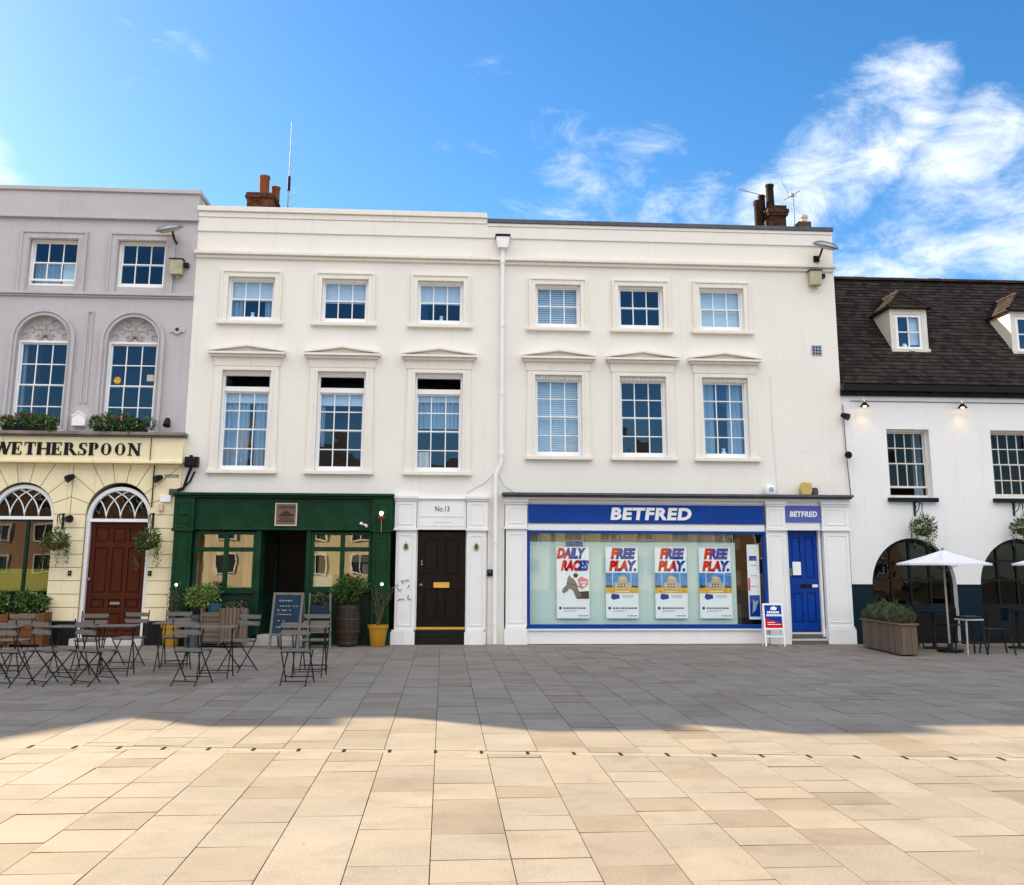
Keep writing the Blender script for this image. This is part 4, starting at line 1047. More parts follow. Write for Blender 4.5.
for i, x0 in enumerate((10.29, 13.2, 16.1)):
    x1 = x0+.89; yf = .84; zb0, zt = 6.52, 7.54; ze = zt
    f = MB(); f.box(x0-.0, x0+.13, yf-.03, yf+.06, zb0, zt-.002); f.box(x1-.13, x1, yf-.03, yf+.06, zb0, zt-.002); f.box(x0+.13, x1-.13, yf-.03, yf+.06, zt-.14, zt-.002); f.box(x0-.02, x1+.02, yf-.09, yf+.06, zb0-.03, zb0+.05)
    dm = f.build('dormer', 'dormer_frame', BP, bevel=.006)
    yb = (zt-Z0R)/SL+Y0R
    for xs in (x0, x1):
        o = MB(); s_ = .05 if xs == x0 else -.05
        A = [o.V((xx, y_, z_)) for xx in (xs, xs+s_) for y_, z_ in ((yf+.062, zb0-.06), (yf+.062, zt), (yb+.1, zt), )]
        o.F((A[0], A[1], A[2])); o.F((A[3], A[5], A[4])); o.F((A[0], A[3], A[4], A[1])); o.F((A[1], A[4], A[5], A[2])); o.F((A[2], A[5], A[3], A[0]))
        o.build('cheek', 'dormer_cream', dm)
    wo = MB().ring(x0+.13, x1-.13, zb0+.05, zt-.14, .06, yf-.01, yf+.04); xm = (x0+x1)/2
    wo.box(xm-.014, xm+.014, yf, yf+.03, zb0+.11, zt-.2); wo.box(x0+.19, x1-.19, yf-.0, yf+.03, (zb0+zt)/2-.06, (zb0+zt)/2-.035)
    wo = wo.build('window', 'sash', dm)
    p = MB(); p.face([(x0+.17, yf+.02, zb0+.1), (x1-.17, yf+.02, zb0+.1), (x1-.17, yf+.02, zt-.18), (x0+.17, yf+.02, zt-.18)]); p.build('pane', 'glass', wo, weld=False)
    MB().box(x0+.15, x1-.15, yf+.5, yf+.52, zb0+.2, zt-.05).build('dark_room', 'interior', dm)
    cu = MB(); cu.box(x1-.38, x1-.17, yf+.1, yf+.11, zb0+.1, zt-.2); cu.build('curtain', 'blind', wo)
    if i == 0: MB().lathe([(0, 0), (.06, 0), (.07, .05), (.03, .1), (0, .11)], (x0+.36, yf+.08, zb0+.1), 10).build('ornament', 'letter', wo, smooth=True)
    # hipped tiled roof
    r_ = MB(); ov = .08; za = ze-.01; zp = 8.04; yp = 1.22
    yback = (zp-Z0R)/SL+Y0R; yeb = (za-Z0R)/SL+Y0R
    fl_, fr_ = (x0-ov, yf-.12, za), (x1+ov, yf-.12, za); bl_, br_ = (x0-ov, yeb+.05, za), (x1+ov, yeb+.05, za); ap, rb_ = (xm, yp, zp), (xm, yback+.05, zp)
    nrow = 5
    def course(q0, q1, q2, q3, n):
        """tile courses on the face q0 q1 (eave) to q3 q2 (top)"""
        q0, q1, q2, q3 = map(Vector, (q0, q1, q2, q3)); nm = (q1-q0).cross(q3-q0).normalized()
        if nm.z < 0: nm = -nm
        for k in range(nrow):
            a0 = q0.lerp(q3, k/nrow); b0 = q1.lerp(q2, k/nrow); a1 = q0.lerp(q3, min(1, (k+1.15)/nrow)); b1 = q1.lerp(q2, min(1, (k+1.15)/nrow))
            m_ = max(1, round((b0-a0).length/.185))
            for j in range(m_):
                s0 = a0.lerp(b0, j/m_); s1 = a0.lerp(b0, (j+.97)/m_); e1 = a1.lerp(b1, (j+.97)/m_); e0 = a1.lerp(b1, j/m_)
                lf = nm*(.022+random.uniform(0, .006))
                r_.F([r_.V(v_) for v_ in (s0+lf, s1+lf, e1+nm*.006, e0+nm*.006)]); r_.F([r_.V(v_) for v_ in (s0, s1, s1+lf, s0+lf)])
    course(fl_, fr_, ap, ap, 5); course(bl_, fl_, ap, rb_, 5); course(fr_, br_, rb_, ap, 5)
    r_.build('dormer_roof', 'tile', dm, weld=False)
    r_ = MB(); A = [r_.V((p[0], p[1], p[2]-.01)) for p in (fl_, fr_, br_, bl_, ap, rb_)]
    r_.F((A[0], A[1], A[4])); r_.F((A[1], A[2], A[5], A[4])); r_.F((A[2], A[3], A[5])); r_.F((A[3], A[0], A[4], A[5])); r_.F((A[0], A[3], A[2], A[1])); r_.build('dormer_soffit', 'soot', dm)
    r_ = MB()
    for a_, b_ in ((fl_, ap), (fr_, ap), (ap, rb_)):
        n = 5
        for q in range(n):
            p0 = Vector(a_).lerp(Vector(b_), q/n); p1 = Vector(a_).lerp(Vector(b_), (q+.97)/n); p0.z += .03; p1.z += .03
            r_.tube([p0, p1], [.05, .045], 6)
    r_.build('hip_tiles', 'ridge', dm)
    r_ = MB(); A = [r_.V(p) for p in ((x0-.12, yf-.16, rz(yf-.16)+.035), (x1+.08, yf-.16, rz(yf-.16)+.035), (x1+.05, yf-.02, zb0-.02), (x0-.05, yf-.02, zb0-.02))]; r_.F(A); r_.build('lead_apron', 'lead_light', dm)
MB().tube([(PX0+.2, -.012, 5.19), (16, -.012, 5.19)], .01, 5).build('conduit', 'metal_grey', BP)
MB().tube([(8.7, -.03, 5.1), (8.71, -.03, 4.2), (8.76, -.03, 3.12)], .009, 4).build('cable', 'black', BP)

# ------------------------------------------------------------------ fittings on the walls
def floodlight(x, z, label, flip=1):
    o = thing('floodlight', label, 'floodlight', (x, 0, z), group='floodlights with ballast boxes')
    h = MB(); h.xf = Matrix.Translation((0, -.42, .0)) @ Matrix.Rotation(R(14*flip), 4, 'Y') @ Matrix.Rotation(R(14), 4, 'X')
    h.lathe([(.03, .09), (.14, .08), (.21, .03), (.22, 0), (.0, -.0)], (0, 0, 0), 4 if False else 16)
    for v in h.v: pass
    ho = h.build('lamp_head', 'metal_grey', o, smooth=True); ho.scale = (1.35, 1.1, 1.2); ho.location = (0, .05, 0)
    l = MB(); l.xf = Matrix.Translation((0, -.42, -.008)) @ Matrix.Rotation(R(14*flip), 4, 'Y') @ Matrix.Rotation(R(14), 4, 'X'); l.lathe([(.0, 0), (.18, 0), (.15, -.03), (.0, -.04)], (0, 0, 0), 16)
    lo = l.build('lens', 'lens', ho, smooth=True)
    a = MB(); a.tube([(-.06*flip, 0, -.17), (-.06*flip, -.2, -.17), (-.05*flip, -.38, -.02)], .025, 6); a.box(-.13, .0, -.04, 0, -.24, -.1); a.tube([(-.05, -.02, -.25), (-.08, -.02, -.42)], .008, 5); a.build('bracket', 'black', o)
    return o
def ballast(x, z, label):
    o = thing('ballast_box', label, 'control box', (x, 0, z), group='ballast boxes under floodlights')
    MB().box(-.13, .13, -.2, -.02, 0, .33).build('housing', 'lamp_box', o, bevel=.012)
    MB().box(-.15, .15, -.22, -.02, .332, .35).box(.14, .24, -.12, 0, .19, .28).build('cap', 'black', o)
    MB().tube([(.02, -.1, 0), (.02, -.1, -.06)], .03, 8).build('cable_gland', 'lamp_box', o)
floodlight(-5.95, 8.62, 'flat grey floodlight at the top corner of the lilac grey wall', -1)
ballast(-5.83, 7.7, 'dirty cream box under the floodlight on the grey wall')
floodlight(8.36, 8.6, 'flat grey floodlight by the parapet corner of the white wall', 1)
ballast(8.2, 7.78, 'dirty cream box under the floodlight on the white wall')
# aerials
m = thing('mast_aerial', 'tall thin whip aerial standing behind the pale parapet beside the terracotta pots', 'aerial', (-3.72, 1.0, 8.7))
MB().tube([(0, 0, 0), (0, 0, 1.6)], .02, 6).build('pole', 'metal_grey', m); MB().tube([(0, 0, 1.4), (0, 0, 1.75)], .035, 8).build('coupling', 'black', m)
MB().tube([(0, 0, 1.7), (.0, 0, 3.12)], [.014, .009], 5).build('whip', 'metal_grey', m); MB().tube([(0, 0, 1.2), (.15, .0, 1.3), (.12, 0, 1.5)], .005, 4).tube([(.02, 0, 1.0), (.18, .1, 1.15)], .005, 4).build('stay', 'metal_grey', m)
m = thing('yagi_aerial', 'long toothed television aerial behind the sooty chimney pots', 'aerial', (7.8, 1.6, 8.7))
MB().tube([(0, 0, 0), (0, 0, 1.95)], .018, 6).build('pole', 'metal_grey', m)
b = MB(); b.tube([(-.75, 0, 2.0), (.12, 0, 1.78)], .012, 5)
for q in range(10):
    x = -.74+q*.075; z = 2.0-(x+.75)*.253; b.tube([(x, -.11, z-.05), (x, .11, z+.05)], .006, 4)
b.tube([(.12, -.02, 1.68), (.12, .02, 1.92)], .012, 4); b.tube([(.06, -.2, 1.72), (.16, .2, 1.86)], .008, 4); b.build('boom', 'metal_grey', m)
m = thing('cross_aerial', 'small cross shaped aerial on a thin pole near the parapet end', 'aerial', (8.3, 1.2, 8.7))
MB().tube([(0, 0, 0), (-.02, 0, 1.72)], .014, 6).build('pole', 'metal_grey', m)
b = MB(); b.tube([(-.22, .1, 1.62), (.12, -.1, 1.8)], .012, 5); b.tube([(-.3, 0, 2.1), (-.12, 0, 1.74)], .006, 4); b.tube([(-.15, -.1, 1.66), (.1, .1, 1.74)], .009, 4); b.lathe([(0, -.05), (.05, -.03), (.05, .03), (0, .05)], (-.05, 0, 1.72), 8); b.build('element', 'metal_grey', m)

def bullet_light(x, z, y, label, d=(0, -.9, -.45), cat='spotlight', group='black spotlights on the cream wall'):
    o = thing('spotlight', label, cat, (x, y, z), group=group); d = Vector(d).normalized()
    MB().tube([(0, 0, 0), (0, -.06, .0), Vector((0, -.08, 0))], .014, 6).build('bracket', 'black', o)
    p = Vector((0, -.1, -.0)); MB().tube([p-d*.04, p+d*.02, p+d*.13], [.045, .065, .08], 12).build('hood', 'black', o, smooth=True)
bullet_light(-7.64, 3.36, -.02, 'black spotlight over the pier between arched window and red door', (-.5, -.6, -.4))
bullet_light(-5.87, 3.36, -.02, 'black spotlight over the pier beside the green bar front', (-.6, -.6, -.35))
bullet_light(-7.68, 2.5, -.02, 'black wall light low between arched window and red door', (.7, -.6, -.0))
bullet_light(-5.8, 4.55, -.02, 'black spotlight on the grey wall above the cream ledge', (0, -.4, -.9))
bullet_light(8.66, 4.85, -.02, 'black swivel spotlight below the pub gutter by the party wall', (.6, -.7, -.4))
bullet_light(8.72, 4.0, -.02, 'small black wall light halfway up the party wall', (-.3, -.8, -.2))
# black twin junction lamp by the green front
o = thing('area_lamp', 'square black lamp on a bent arm above the corner of the green front', 'wall lamp', (-5.35, -.02, 3.07))
MB().box(-.03, .25, -.2, -.06, .5, .72).box(.02, .2, -.22, -.2, .53, .69).box(.06, .12, -.16, -.1, .72, .76).build('lamp_head', 'black', o, bevel=.01)
MB().tube([(-.25, -.03, .0), (-.05, -.05, .06), (.02, -.08, .3), (.1, -.12, .5)], .03, 6).build('arm', 'black', o)
MB().box(-.33, -.16, -.08, 0, -.06, .06).build('junction_box', 'slate_grey', o)
MB().box(-5.86, -5.64, -.08, -.02, 2.86, 3.0).build('meter_box', 'letter', label='small white cable box on the cream pier near the green front', cat='control box', bevel=.01)
MB().box(-5.88, -5.78, -.1, -.02, 2.68, 2.82).build('sensor_box', 'buff', label='beige sensor box hung under the cable box', cat='sensor', bevel=.01)
t = MB()
for q in range(5): t.tube([(-5.78+q*.06+.022*math.cos(a_*.7), -.035, 3.4+.03*math.sin(a_*.7)) for a_ in range(9)], .008, 4)
t.build('iron_ornament', 'metal_grey', label='curled grey metal ornament on the cream pier', cat='ornament')
for x, lb in ((-7.56, 'square black bell push left of the red door'), (-5.97, 'square black bell push right of the red door')):
    o = thing('bell_push', lb, 'bell push', (x, -.024, 1.42), group='bell pushes by the red door')
    MB().box(-.035, .035, -.03, 0, -.05, .05).build('plate', 'black', o, bevel=.006); MB().tube([(0, -.03, 0), (0, -.04, 0)], .014, 8).build('button', 'metal_grey', o)
o = thing('wall_plaque', 'small moulded white plaque high on the lilac grey wall', 'plaque', (-5.75, -.01, 6.52))
b = MB(); b.lathe([(0, -.02), (.1, -.02), (.1, .02), (0, .02)], (0, 0, 0), 14)
for v in b.v: v.xyz = (v.x, v.z-.02, v.y)
b.build('boss', 'grey_trim', o); MB().box(-.15, .15, -.02, 0, -.06, .05).build('plate', 'buff', o, bevel=.02)
b = MB(); b.lathe([(0, -.012), (.035, -.012), (.035, .012), (0, .012)], (0, 0, 0), 10)
for v in b.v: v.xyz = (v.x, v.z-.05, v.y)
b.build('centre_mark', 'marker', o)
MB().prism([(-7.75, 4.42), (-7.48, 4.42), (-7.48, 4.62), (-7.615, 4.72), (-7.75, 4.62)], -.12, -.0).prism([(-7.77, 4.615), (-7.75, 4.60), (-7.615, 4.70), (-7.48, 4.60), (-7.46, 4.615), (-7.615, 4.735)], -.14, -.121).build('alarm_box', 'letter', label='white house shaped alarm box between the arched grey windows', cat='alarm box', bevel=.005)
# square vent
o = thing('wall_vent', 'small square patterned metal vent on the white wall', 'vent', (8.19, -.0, 6.32))
MB().box(-.115, .115, -.02, 0, -.115, .115).build('plate', 'print_grey', o)
b = MB()
for i in range(3):
    for j in range(3):
        if (i+j) % 2 == 0 or 1: b.box(-.095+i*.068, -.05+i*.068, -.024, -.02, -.095+j*.068, -.05+j*.068)
b.build('grille', 'marker', o)
o = thing('bell_box', 'yellow alarm bell box on the lead ledge over the blue door', 'alarm box', (7.72, -.16, 3.107))
MB().prism([(-.13, 0), (.08, 0), (.11, .08), (.1, .25), (-.08, .27), (-.14, .13)], -.12, .06).build('housing', 'alarm_yellow', o, bevel=.02); MB().lathe([(.07, 0), (.08, .08), (.06, .15), (0, .16)], (.19, -.02, 0), 12).build('sounder', 'slate_grey', o, smooth=True)
o = thing('cctv_dome', 'round white dome camera on the lead ledge above the shop window', 'camera', (6.95, -.12, 3.107))
b = MB(); b.lathe([(.1, 0), (.12, .05), (.12, .14), (.09, .2), (0, .23)], (0, 0, 0), 14); b.build('dome', 'letter', o, smooth=True); MB().lathe([(0, -.055), (.05, -.04), (.06, 0), (.05, .04), (0, .055)], (0, -.09, .11), 10).build('lens', 'print_grey', o, smooth=True)
# plaque on the green fascia
o = thing('wall_plaque', 'brown carved plaque framed in pale metal on the green fascia', 'plaque', (-3.27, -.102, 2.4))
MB().box(-.21, .21, -.03, 0, 0, .44).build('panel', 'plaque', o); MB().ring(-.225, .225, -.015, .455, .025, -.045, -.0).build('frame', 'buff', o, bevel=.004)
b = MB(); b.prism([(-.15, .2), (-.08, .25), (0, .31), (.1, .24), (.16, .22), (.16, .19), (-.15, .18)], -.04, -.03)
for z, wd_ in ((.35, .15), (.12, .13), (.07, .16)):
    x = -wd_
    while x < wd_: b.box(x, x+.03, -.034, -.03, z, z+.03); x += .042
b.build('relief', 'print_brown', o)
o = thing('globe_lamp', 'lit round lamp on the right hand green pilaster', 'wall lamp', (-1.3, -.2, 2.62))
MB().tube([(0, 0, 0), (0, -.1, 0)], .03, 8).tube([(0, -.06, -.05), (.0, -.06, -.36)], .006, 4).build('bracket', 'brass', o); MB().lathe([(0, -.045), (.032, -.03), (.043, 0), (.032, .03), (0, .045)], (0, -.14, .03), 12).build('globe', 'globe', o, smooth=True)
MB().lathe([(.06, -.05), (.085, .0), (.06, .02)], (0, -.12, -.05), 12).build('cup', 'terracotta', o, smooth=True)
o = thing('twin_spotlight', 'small white twin spotlight at the lower edge of the green fascia', 'spotlight', (-1.66, -.13, 2.42))
MB().tube([(0, 0, 0), (0, -.05, 0)], .015, 6).build('bracket', 'letter', o)
for sx in (-1, 1): MB().tube([(sx*.02, -.05, .0), (sx*.06, -.1, -.03*sx)], [.02, .032], 10).build('lamp_head', 'letter', o)
for x, lb in ((-.79, 'oval brass fitting on the white pilaster left of the dark door'), (.67, 'oval brass fitting on the white pilaster right of the dark door')):
    o = thing('wall_fitting', lb, 'wall fitting', (x, -.075, 1.98), group='oval fittings beside the dark door')
    b = MB(); b.tube([(.04*math.cos(t_*PI/8), 0, .065*math.sin(t_*PI/8)) for t_ in range(17)], .013, 6); b.build('rim', 'brass', o)
    MB().box(-.025, .025, -.012, .008, -.05, .05).build('face', 'slate_grey', o); MB().tube([(0, 0, .06), (0, -.0, .1)], .012, 6).build('finial', 'brass', o)
o = thing('entry_phone', 'square black entry phone on the cream strip left of the downpipe', 'entry phone', (.96, .0, 1.45))
MB().box(-.06, .06, -.04, 0, -.07, .07).build('case', 'black', o, bevel=.008); MB().box(-.035, .035, -.044, -.04, .0, .05).build('grille', 'slate_grey', o)
# lit lamps on the pub wall
for x, lb in ((9.12, 'lit black barn lamp under the gutter nearest the white terrace'), (11.33, 'lit black barn lamp between the two upper pub windows'), (13.6, 'lit black barn lamp beyond the second upper pub window')):
    o = thing('barn_lamp', lb, 'wall lamp', (x, -.01, 5.17), group='barn lamps along the pub wall')
    MB().tube([(0, 0, .0), (0, -.1, .05), (0, -.17, .03), (0, -.19, -.04)], .012, 6).build('arm', 'letter', o)
    MB().lathe([(.03, 0), (.05, -.03), (.11, -.1), (.105, -.1), (.04, -.03)], (0, -.19, -.03), 14, False).build('shade', 'black', o, smooth=True)
    MB().lathe([(0, -.035), (.03, -.02), (.035, 0), (.03, .02), (0, .035)], (0, -.19, -.11), 10).build('bulb', 'bulb', o, smooth=True)
    ld = bpy.data.lights.new('barn_lamp_light', 'SPOT'); ld.energy = .9; ld.color = (1, .72, .32); ld.spot_size = R(110); ld.spot_blend = .8; ld.shadow_soft_size = .04
    lo = bpy.data.objects.new('light', ld); COL.objects.link(lo); lo.parent = o; lo.location = (0, -.17, -.15)

# ------------------------------------------------------------------ plants
def hanging_basket(x, y, z, label, group, r=.25, br=None, trail=.5):
    o = thing('hanging_basket', label, 'hanging basket', (x, y, z), group=group)
    MB().lathe([(.02, -.14), (.12, -.1), (.17, 0), (.17, .02), (0, .03)], (0, 0, 0), 14).build('basket', 'moss', o, smooth=True)
    b = MB()
    for k in range(3):
        a = 2*PI*k/3+.4; b.tube([(.16*math.cos(a), .16*math.sin(a), .02), (0, 0, .42)], .004, 4)
    b.build('chain', 'iron', o)
    f = MB(); f.leaves((0, 0, .05), (r, r, .17), 300, .085, .032); f.leaves((.06, 0, .14), (r*.6, r*.6, .16), 120, .11, .022)
    for _ in range(10):
        a = random.uniform(0, 2*PI); L_ = random.uniform(.4, 1)*trail
        for q in range(26):
            t_ = q/26; f.leaf((r*.95*math.cos(a)+random.gauss(0, .018), r*.95*math.sin(a)+random.gauss(0, .018), .05-t_*L_), (random.gauss(0, 1), random.gauss(0, 1), -.6), (0, 0, 1), .06, .03)
    f.build('foliage', 'leaf', o, weld=False)
    f = MB(); f.leaves((0, -.05, .08), (r*.9, r*.9, .12), 24, .05, .045); f.build('flower', 'dryleaf', o, weld=False)
    if br is not None:
        b = MB(); dy = br-y
        b.box(-.02, .02, dy-.02, dy, .3, .62); b.tube([(0, dy-.01, .58), (0, dy*.4, .6), (0, -.02, .55), (0, 0, .42)], .012, 5); b.tube([(0, dy-.01, .36), (0, dy*.5, .42), (0, dy*.2, .59)], .01, 5)
        b.tube([(0, dy-.03+.05*math.cos(t_*.6), .5+.05*math.sin(t_*.6)) for t_ in range(10)], .008, 4)
        b.build('bracket', 'iron', o)
    return o
hanging_basket(-7.78, -.32, 2.0, 'hanging basket of trailing green between the arched window and the red door', 'hanging baskets on the cream wall', br=-.02)
hanging_basket(-5.98, -.32, 2.02, 'hanging basket of trailing green right of the red door', 'hanging baskets on the cream wall', br=-.02, trail=.6)
hanging_basket(10.17, -.35, 2.38, 'hanging basket over the first pub arch beside the full white parasol', 'hanging baskets on the pub wall', r=.26, br=0)
hanging_basket(12.4, -.35, 2.4, 'hanging basket over the pub arch farther from the white terrace', 'hanging baskets on the pub wall', r=.26, br=0)
for cx, lb in ((-8.55, 'window box with red flowers under the arched grey window farther from the white terrace'), (-6.72, 'window box of leafy plants under the arched grey window nearer the white terrace')):
    o = thing('window_box', lb, 'window box', (cx, -.2, 4.284), group='window boxes on the cream ledge')
    MB().box(-.52, .52, -.06, .1, 0, .11).build('trough', 'black', o, bevel=.006)
    f = MB()
    for q in range(11): f.leaves((-.5+q*.1+random.gauss(0, .03), random.gauss(-.03, .03), .15+random.uniform(-.04, .09)), (.11, .11, random.uniform(.1, .2)), 95, .075, .035)
    f.build('foliage', 'leaf', o, weld=False)
    f = MB()
    for q in range(14): f.leaves((random.uniform(-.5, .1), -.06, .24+random.uniform(0, .12)), (.02, .02, .02), 5, .03, .03)
    f.build('flower', 'flower_red', o, weld=False)

def bush(mb, c, rad, blobs, n, l, w_):
    for _ in range(blobs):
        p = (c[0]+random.uniform(-1, 1)*rad[0]*.6, c[1]+random.uniform(-1, 1)*rad[1]*.6, c[2]+random.uniform(-.7, 1)*rad[2]*.6)
        k = random.uniform(.35, .6); mb.leaves(p, (rad[0]*k, rad[1]*k, rad[2]*k), n, l, w_, shell=.2)

def pot(prof, m, o, name='pot'): return MB().lathe(prof, (0, 0, 0), 22, False).build(name, m, o, smooth=True)
POTP = [(0, 0), (.13, 0), (.145, .02), (.185, .36), (.205, .36), (.21, .42), (.185, .42), (.17, .36), (0, .36)]
def shrub_pot(x, y, label, seed, hgt, spread, light_z):
    rr = random.Random(seed)
    o = thing('potted_shrub', label, 'potted plant', (x, y, 0), group='yellow pots with twiggy shrubs')
    pot(POTP, 'yellow_pot', o)
    s = MB(); f = MB()
    for k in range(9):
        a = rr.uniform(0, 2*PI); r_ = rr.uniform(.15, 1)*spread; h = hgt*rr.uniform(.6, 1); pts = []
        for q in range(7):
            t_ = q/6; pts.append((r_*t_**1.3*math.cos(a)+rr.gauss(0, .015), .8*r_*t_**1.3*math.sin(a)+rr.gauss(0, .015), .36+h*t_))
        s.tube(pts, [.013*(1-.7*q/6) for q in range(7)], 5)
        for q in range(2, 7):
            p = Vector(pts[q]); e = p+Vector((rr.gauss(0, .1), rr.gauss(0, .1), rr.uniform(.02, .14))); s.tube([p, e], [.006, .003], 4)
            for _ in range(4): f.leaf(p.lerp(e, rr.random()), (rr.gauss(0, 1), rr.gauss(0, 1), rr.gauss(.2, .6)), (0, 0, 1), .06, .028)
    s.build('stem', 'twig', o); f.build('foliage', 'leaf', o, weld=False)
    MB().lathe([(0, -.03), (.022, -.018), (.03, 0), (.022, .018), (0, .03)], (.06, -.1, light_z), 10).build('globe_light', 'globe', o, smooth=True)
shrub_pot(-1.3, -.42, 'yellow pot of bare twigs in front of the white pilaster by the dark door', 4, .85, .42, 1.22)
shrub_pot(-5.38, -.35, 'yellow pot with sparse shrub at the foot of the green pilaster near the red door', 9, .85, .3, 1.2)
# barrel planter
o = thing('barrel_planter', 'dark oak barrel planter full of bushy green by the bar window', 'planter', (-1.9, -.42, 0))
b = MB(); nst = 18
for k in range(nst):
    a0 = 2*PI*k/nst+.012; a1 = 2*PI*(k+1)/nst-.012; prev = None
    for r_, z in ((.2, .02), (.235, .25), (.245, .42), (.235, .6), (.205, .82)):
        q = [b.V((r_*math.cos(a0), r_*math.sin(a0), z)), b.V((r_*math.cos(a1), r_*math.sin(a1), z))]
        if prev: b.F((prev[0], prev[1], q[1], q[0]))
        prev = q
b.build('staves', 'barrel', o, weld=False); MB().lathe([(0, .05), (.195, .05), (.225, .42), (.197, .78), (0, .78)], (0, 0, 0), 18, False).build('soil', 'soot', o)
for z, r_ in ((.08, .213), (.3, .246), (.54, .246), (.76, .217)): MB().lathe([(r_, z-.02), (r_+.004, z-.02), (r_+.004, z+.02), (r_, z+.02)], (0, 0, 0), 20, False).build('hoop', 'rust', o)
f = MB(); bush(f, (0, 0, 1.08), (.36, .3, .3), 12, 130, .09, .03); f.build('foliage', 'leaf', o, weld=False)
# ladder stand with tubs
o = thing('plant_stand', 'pale wooden step stand with blue tub between chalkboard and barrel', 'plant stand', (-2.42, -.85, 0), rz=R(8))
b = MB()
for sx in (-.22, .22):
    b.slat((sx, -.16, 0), (sx*.9, .1, 1.05), .035, .03, (0, 1, 0)); b.slat((sx, .28, 0), (sx*.9, .12, 1.0), .035, .03, (0, 1, 0))
b.build('frame', 'wood', o)
b = MB(); b.box(-.22, .22, -.15, .22, .3, .325); b.box(-.2, .2, -.07, .2, .62, .645); b.build('shelf', 'wood', o)
b = MB(); b.box(-.17, .17, -.1, .12, .326, .52); b.build('crate', 'greywood', o, bevel=.005)
b = MB(); b.prism([(-.16, .646), (.16, .646), (.18, .82), (-.18, .82)], -.06, .16); b.build('tub', 'board', o, bevel=.006)
f = MB(); bush(f, (0, .05, .92), (.2, .14, .14), 7, 60, .07, .025); f.build('foliage', 'leaf_grey', o, weld=False)
# slatted herb planters and dark tub left of the bar door
o = thing('slatted_planter', 'grey slatted crate planter left of the bar doorway', 'planter', (-4.12, -.62, 0), rz=R(14))
b = MB()
for q in range(7): b.box(-.24+q*.07, -.18+q*.07, -.2, -.18, .1, .76+(.02 if q % 2 else 0))
for q in range(4): b.box(-.26, -.24, -.18+q*.09, -.1+q*.09, .1, .74); b.box(.25, .27, -.18+q*.09, -.1+q*.09, .1, .74)
b.build('slats', 'greywood', o); MB().box(-.235, .245, -.175, .2, .12, .68).build('liner', 'slate_grey', o)
f = MB(); bush(f, (0, .02, .76), (.2, .14, .1), 6, 50, .06, .03); f.build('foliage', 'leaf_grey', o, weld=False)
f = MB(); f.leaves((0.05, 0, .84), (.2, .14, .06), 16, .04, .04); f.build('flower', 'flower_red', o, weld=False)
o = thing('slatted_planter', 'pale slatted box planter with teal tub in front of the bar window', 'planter', (-4.52, -.55, 0), rz=R(-8))
b = MB()
for q in range(6): b.box(-.2, .2, -.18, -.16, .12+q*.095, .2+q*.095)
b.box(-.2, -.17, -.2, .18, .05, .76); b.box(.17, .2, -.2, .18, .05, .76); b.build('slats', 'greywood', o); MB().box(-.165, .165, -.155, .17, .08, .66).build('liner', 'slate_grey', o)
MB().lathe([(.13, .66), (.16, .84), (.14, .84), (.13, .8), (0, .8)], (0.02, 0, 0), 14, False).build('tub', 'teal', o, smooth=True)
o = thing('tub_planter', 'round dark grey tub with light feathery bush beside the green pilaster', 'planter', (-4.9, -.5, 0))
MB().lathe([(0, 0), (.17, 0), (.2, .55), (.215, .55), (.215, .62), (.18, .62), (.17, .56), (0, .56)], (0, 0, 0), 18, False).build('tub', 'slate_grey', o, smooth=True)
f = MB(); bush(f, (.08, .0, .9), (.36, .28, .34), 12, 110, .08, .025); f.build('foliage', 'leaf_light', o, weld=False)
# timber troughs under the arched window
for x, wd_, lb in ((-8.12, .62, 'brown timber trough of plants by the cream pier under the arched window'), (-8.85, .7, 'brown timber trough of plants under the far part of the arched window')):
    o = thing('timber_trough', lb, 'planter', (x, -.35, 0), group='timber troughs under the arched window')
    b = MB()
    for q in range(4): b.box(-wd_/2, wd_/2, -.2, -.175, .06+q*.145, .195+q*.145)
    for sx in (-1, 1): b.box(sx*wd_/2-.02, sx*wd_/2+.02, -.21, .2, .0, .66)
    b.build('boards', 'brownwood', o); MB().box(-wd_/2+.02, wd_/2-.02, -.17, .19, .05, .56).build('soil', 'soot', o)
    f = MB(); bush(f, (0, .05, .78), (wd_*.55, .2, .26), 12, 90, .08, .04); f.build('foliage', 'leaf', o, weld=False)
    f = MB(); f.leaves((0, 0, .86), (wd_*.5, .2, .22), 60, .05, .045); f.build('flower', mat('pale_flower', (.32, .34, .14), .6, island=.4), o, weld=False)
# long planter by the pub
o = thing('long_planter', 'long weathered plank planter of lavender bushes beside the pub arch', 'planter', (8.55, -1.95, 0), rz=R(-3.5))
b = MB(); hw, hl, H = .15, .98, .58
q = -hl
while q < hl-.01:
    e = min(.115, hl-q); b.box(-hw-.012, -hw+.012, q+.004, q+e-.004, .03, H-.03); b.box(hw-.012, hw+.012, q+.004, q+e-.004, .03, H-.03); q += .115
q = -hw+.013
while q < hw-.03: b.box(q+.002, min(q+.09, hw-.013), -hl-.012, -hl+.012, .03, H-.03); b.box(q+.002, min(q+.09, hw-.013), hl-.012, hl+.012, .03, H-.03); q += .093
b.build('planks', 'greywood', o)
b = MB(); b.ring(-hw-.04, hw+.04, -hl-.04, hl+.04, .06, 0, .03)
for v in b.v: v.xyz = (v.x, v.z, H-.028+v.y)
b.build('rim', 'greywood', o); MB().box(-hw+.013, hw-.013, -hl+.013, hl-.013, .02, H-.08).build('soil', 'soot', o)
f = MB()
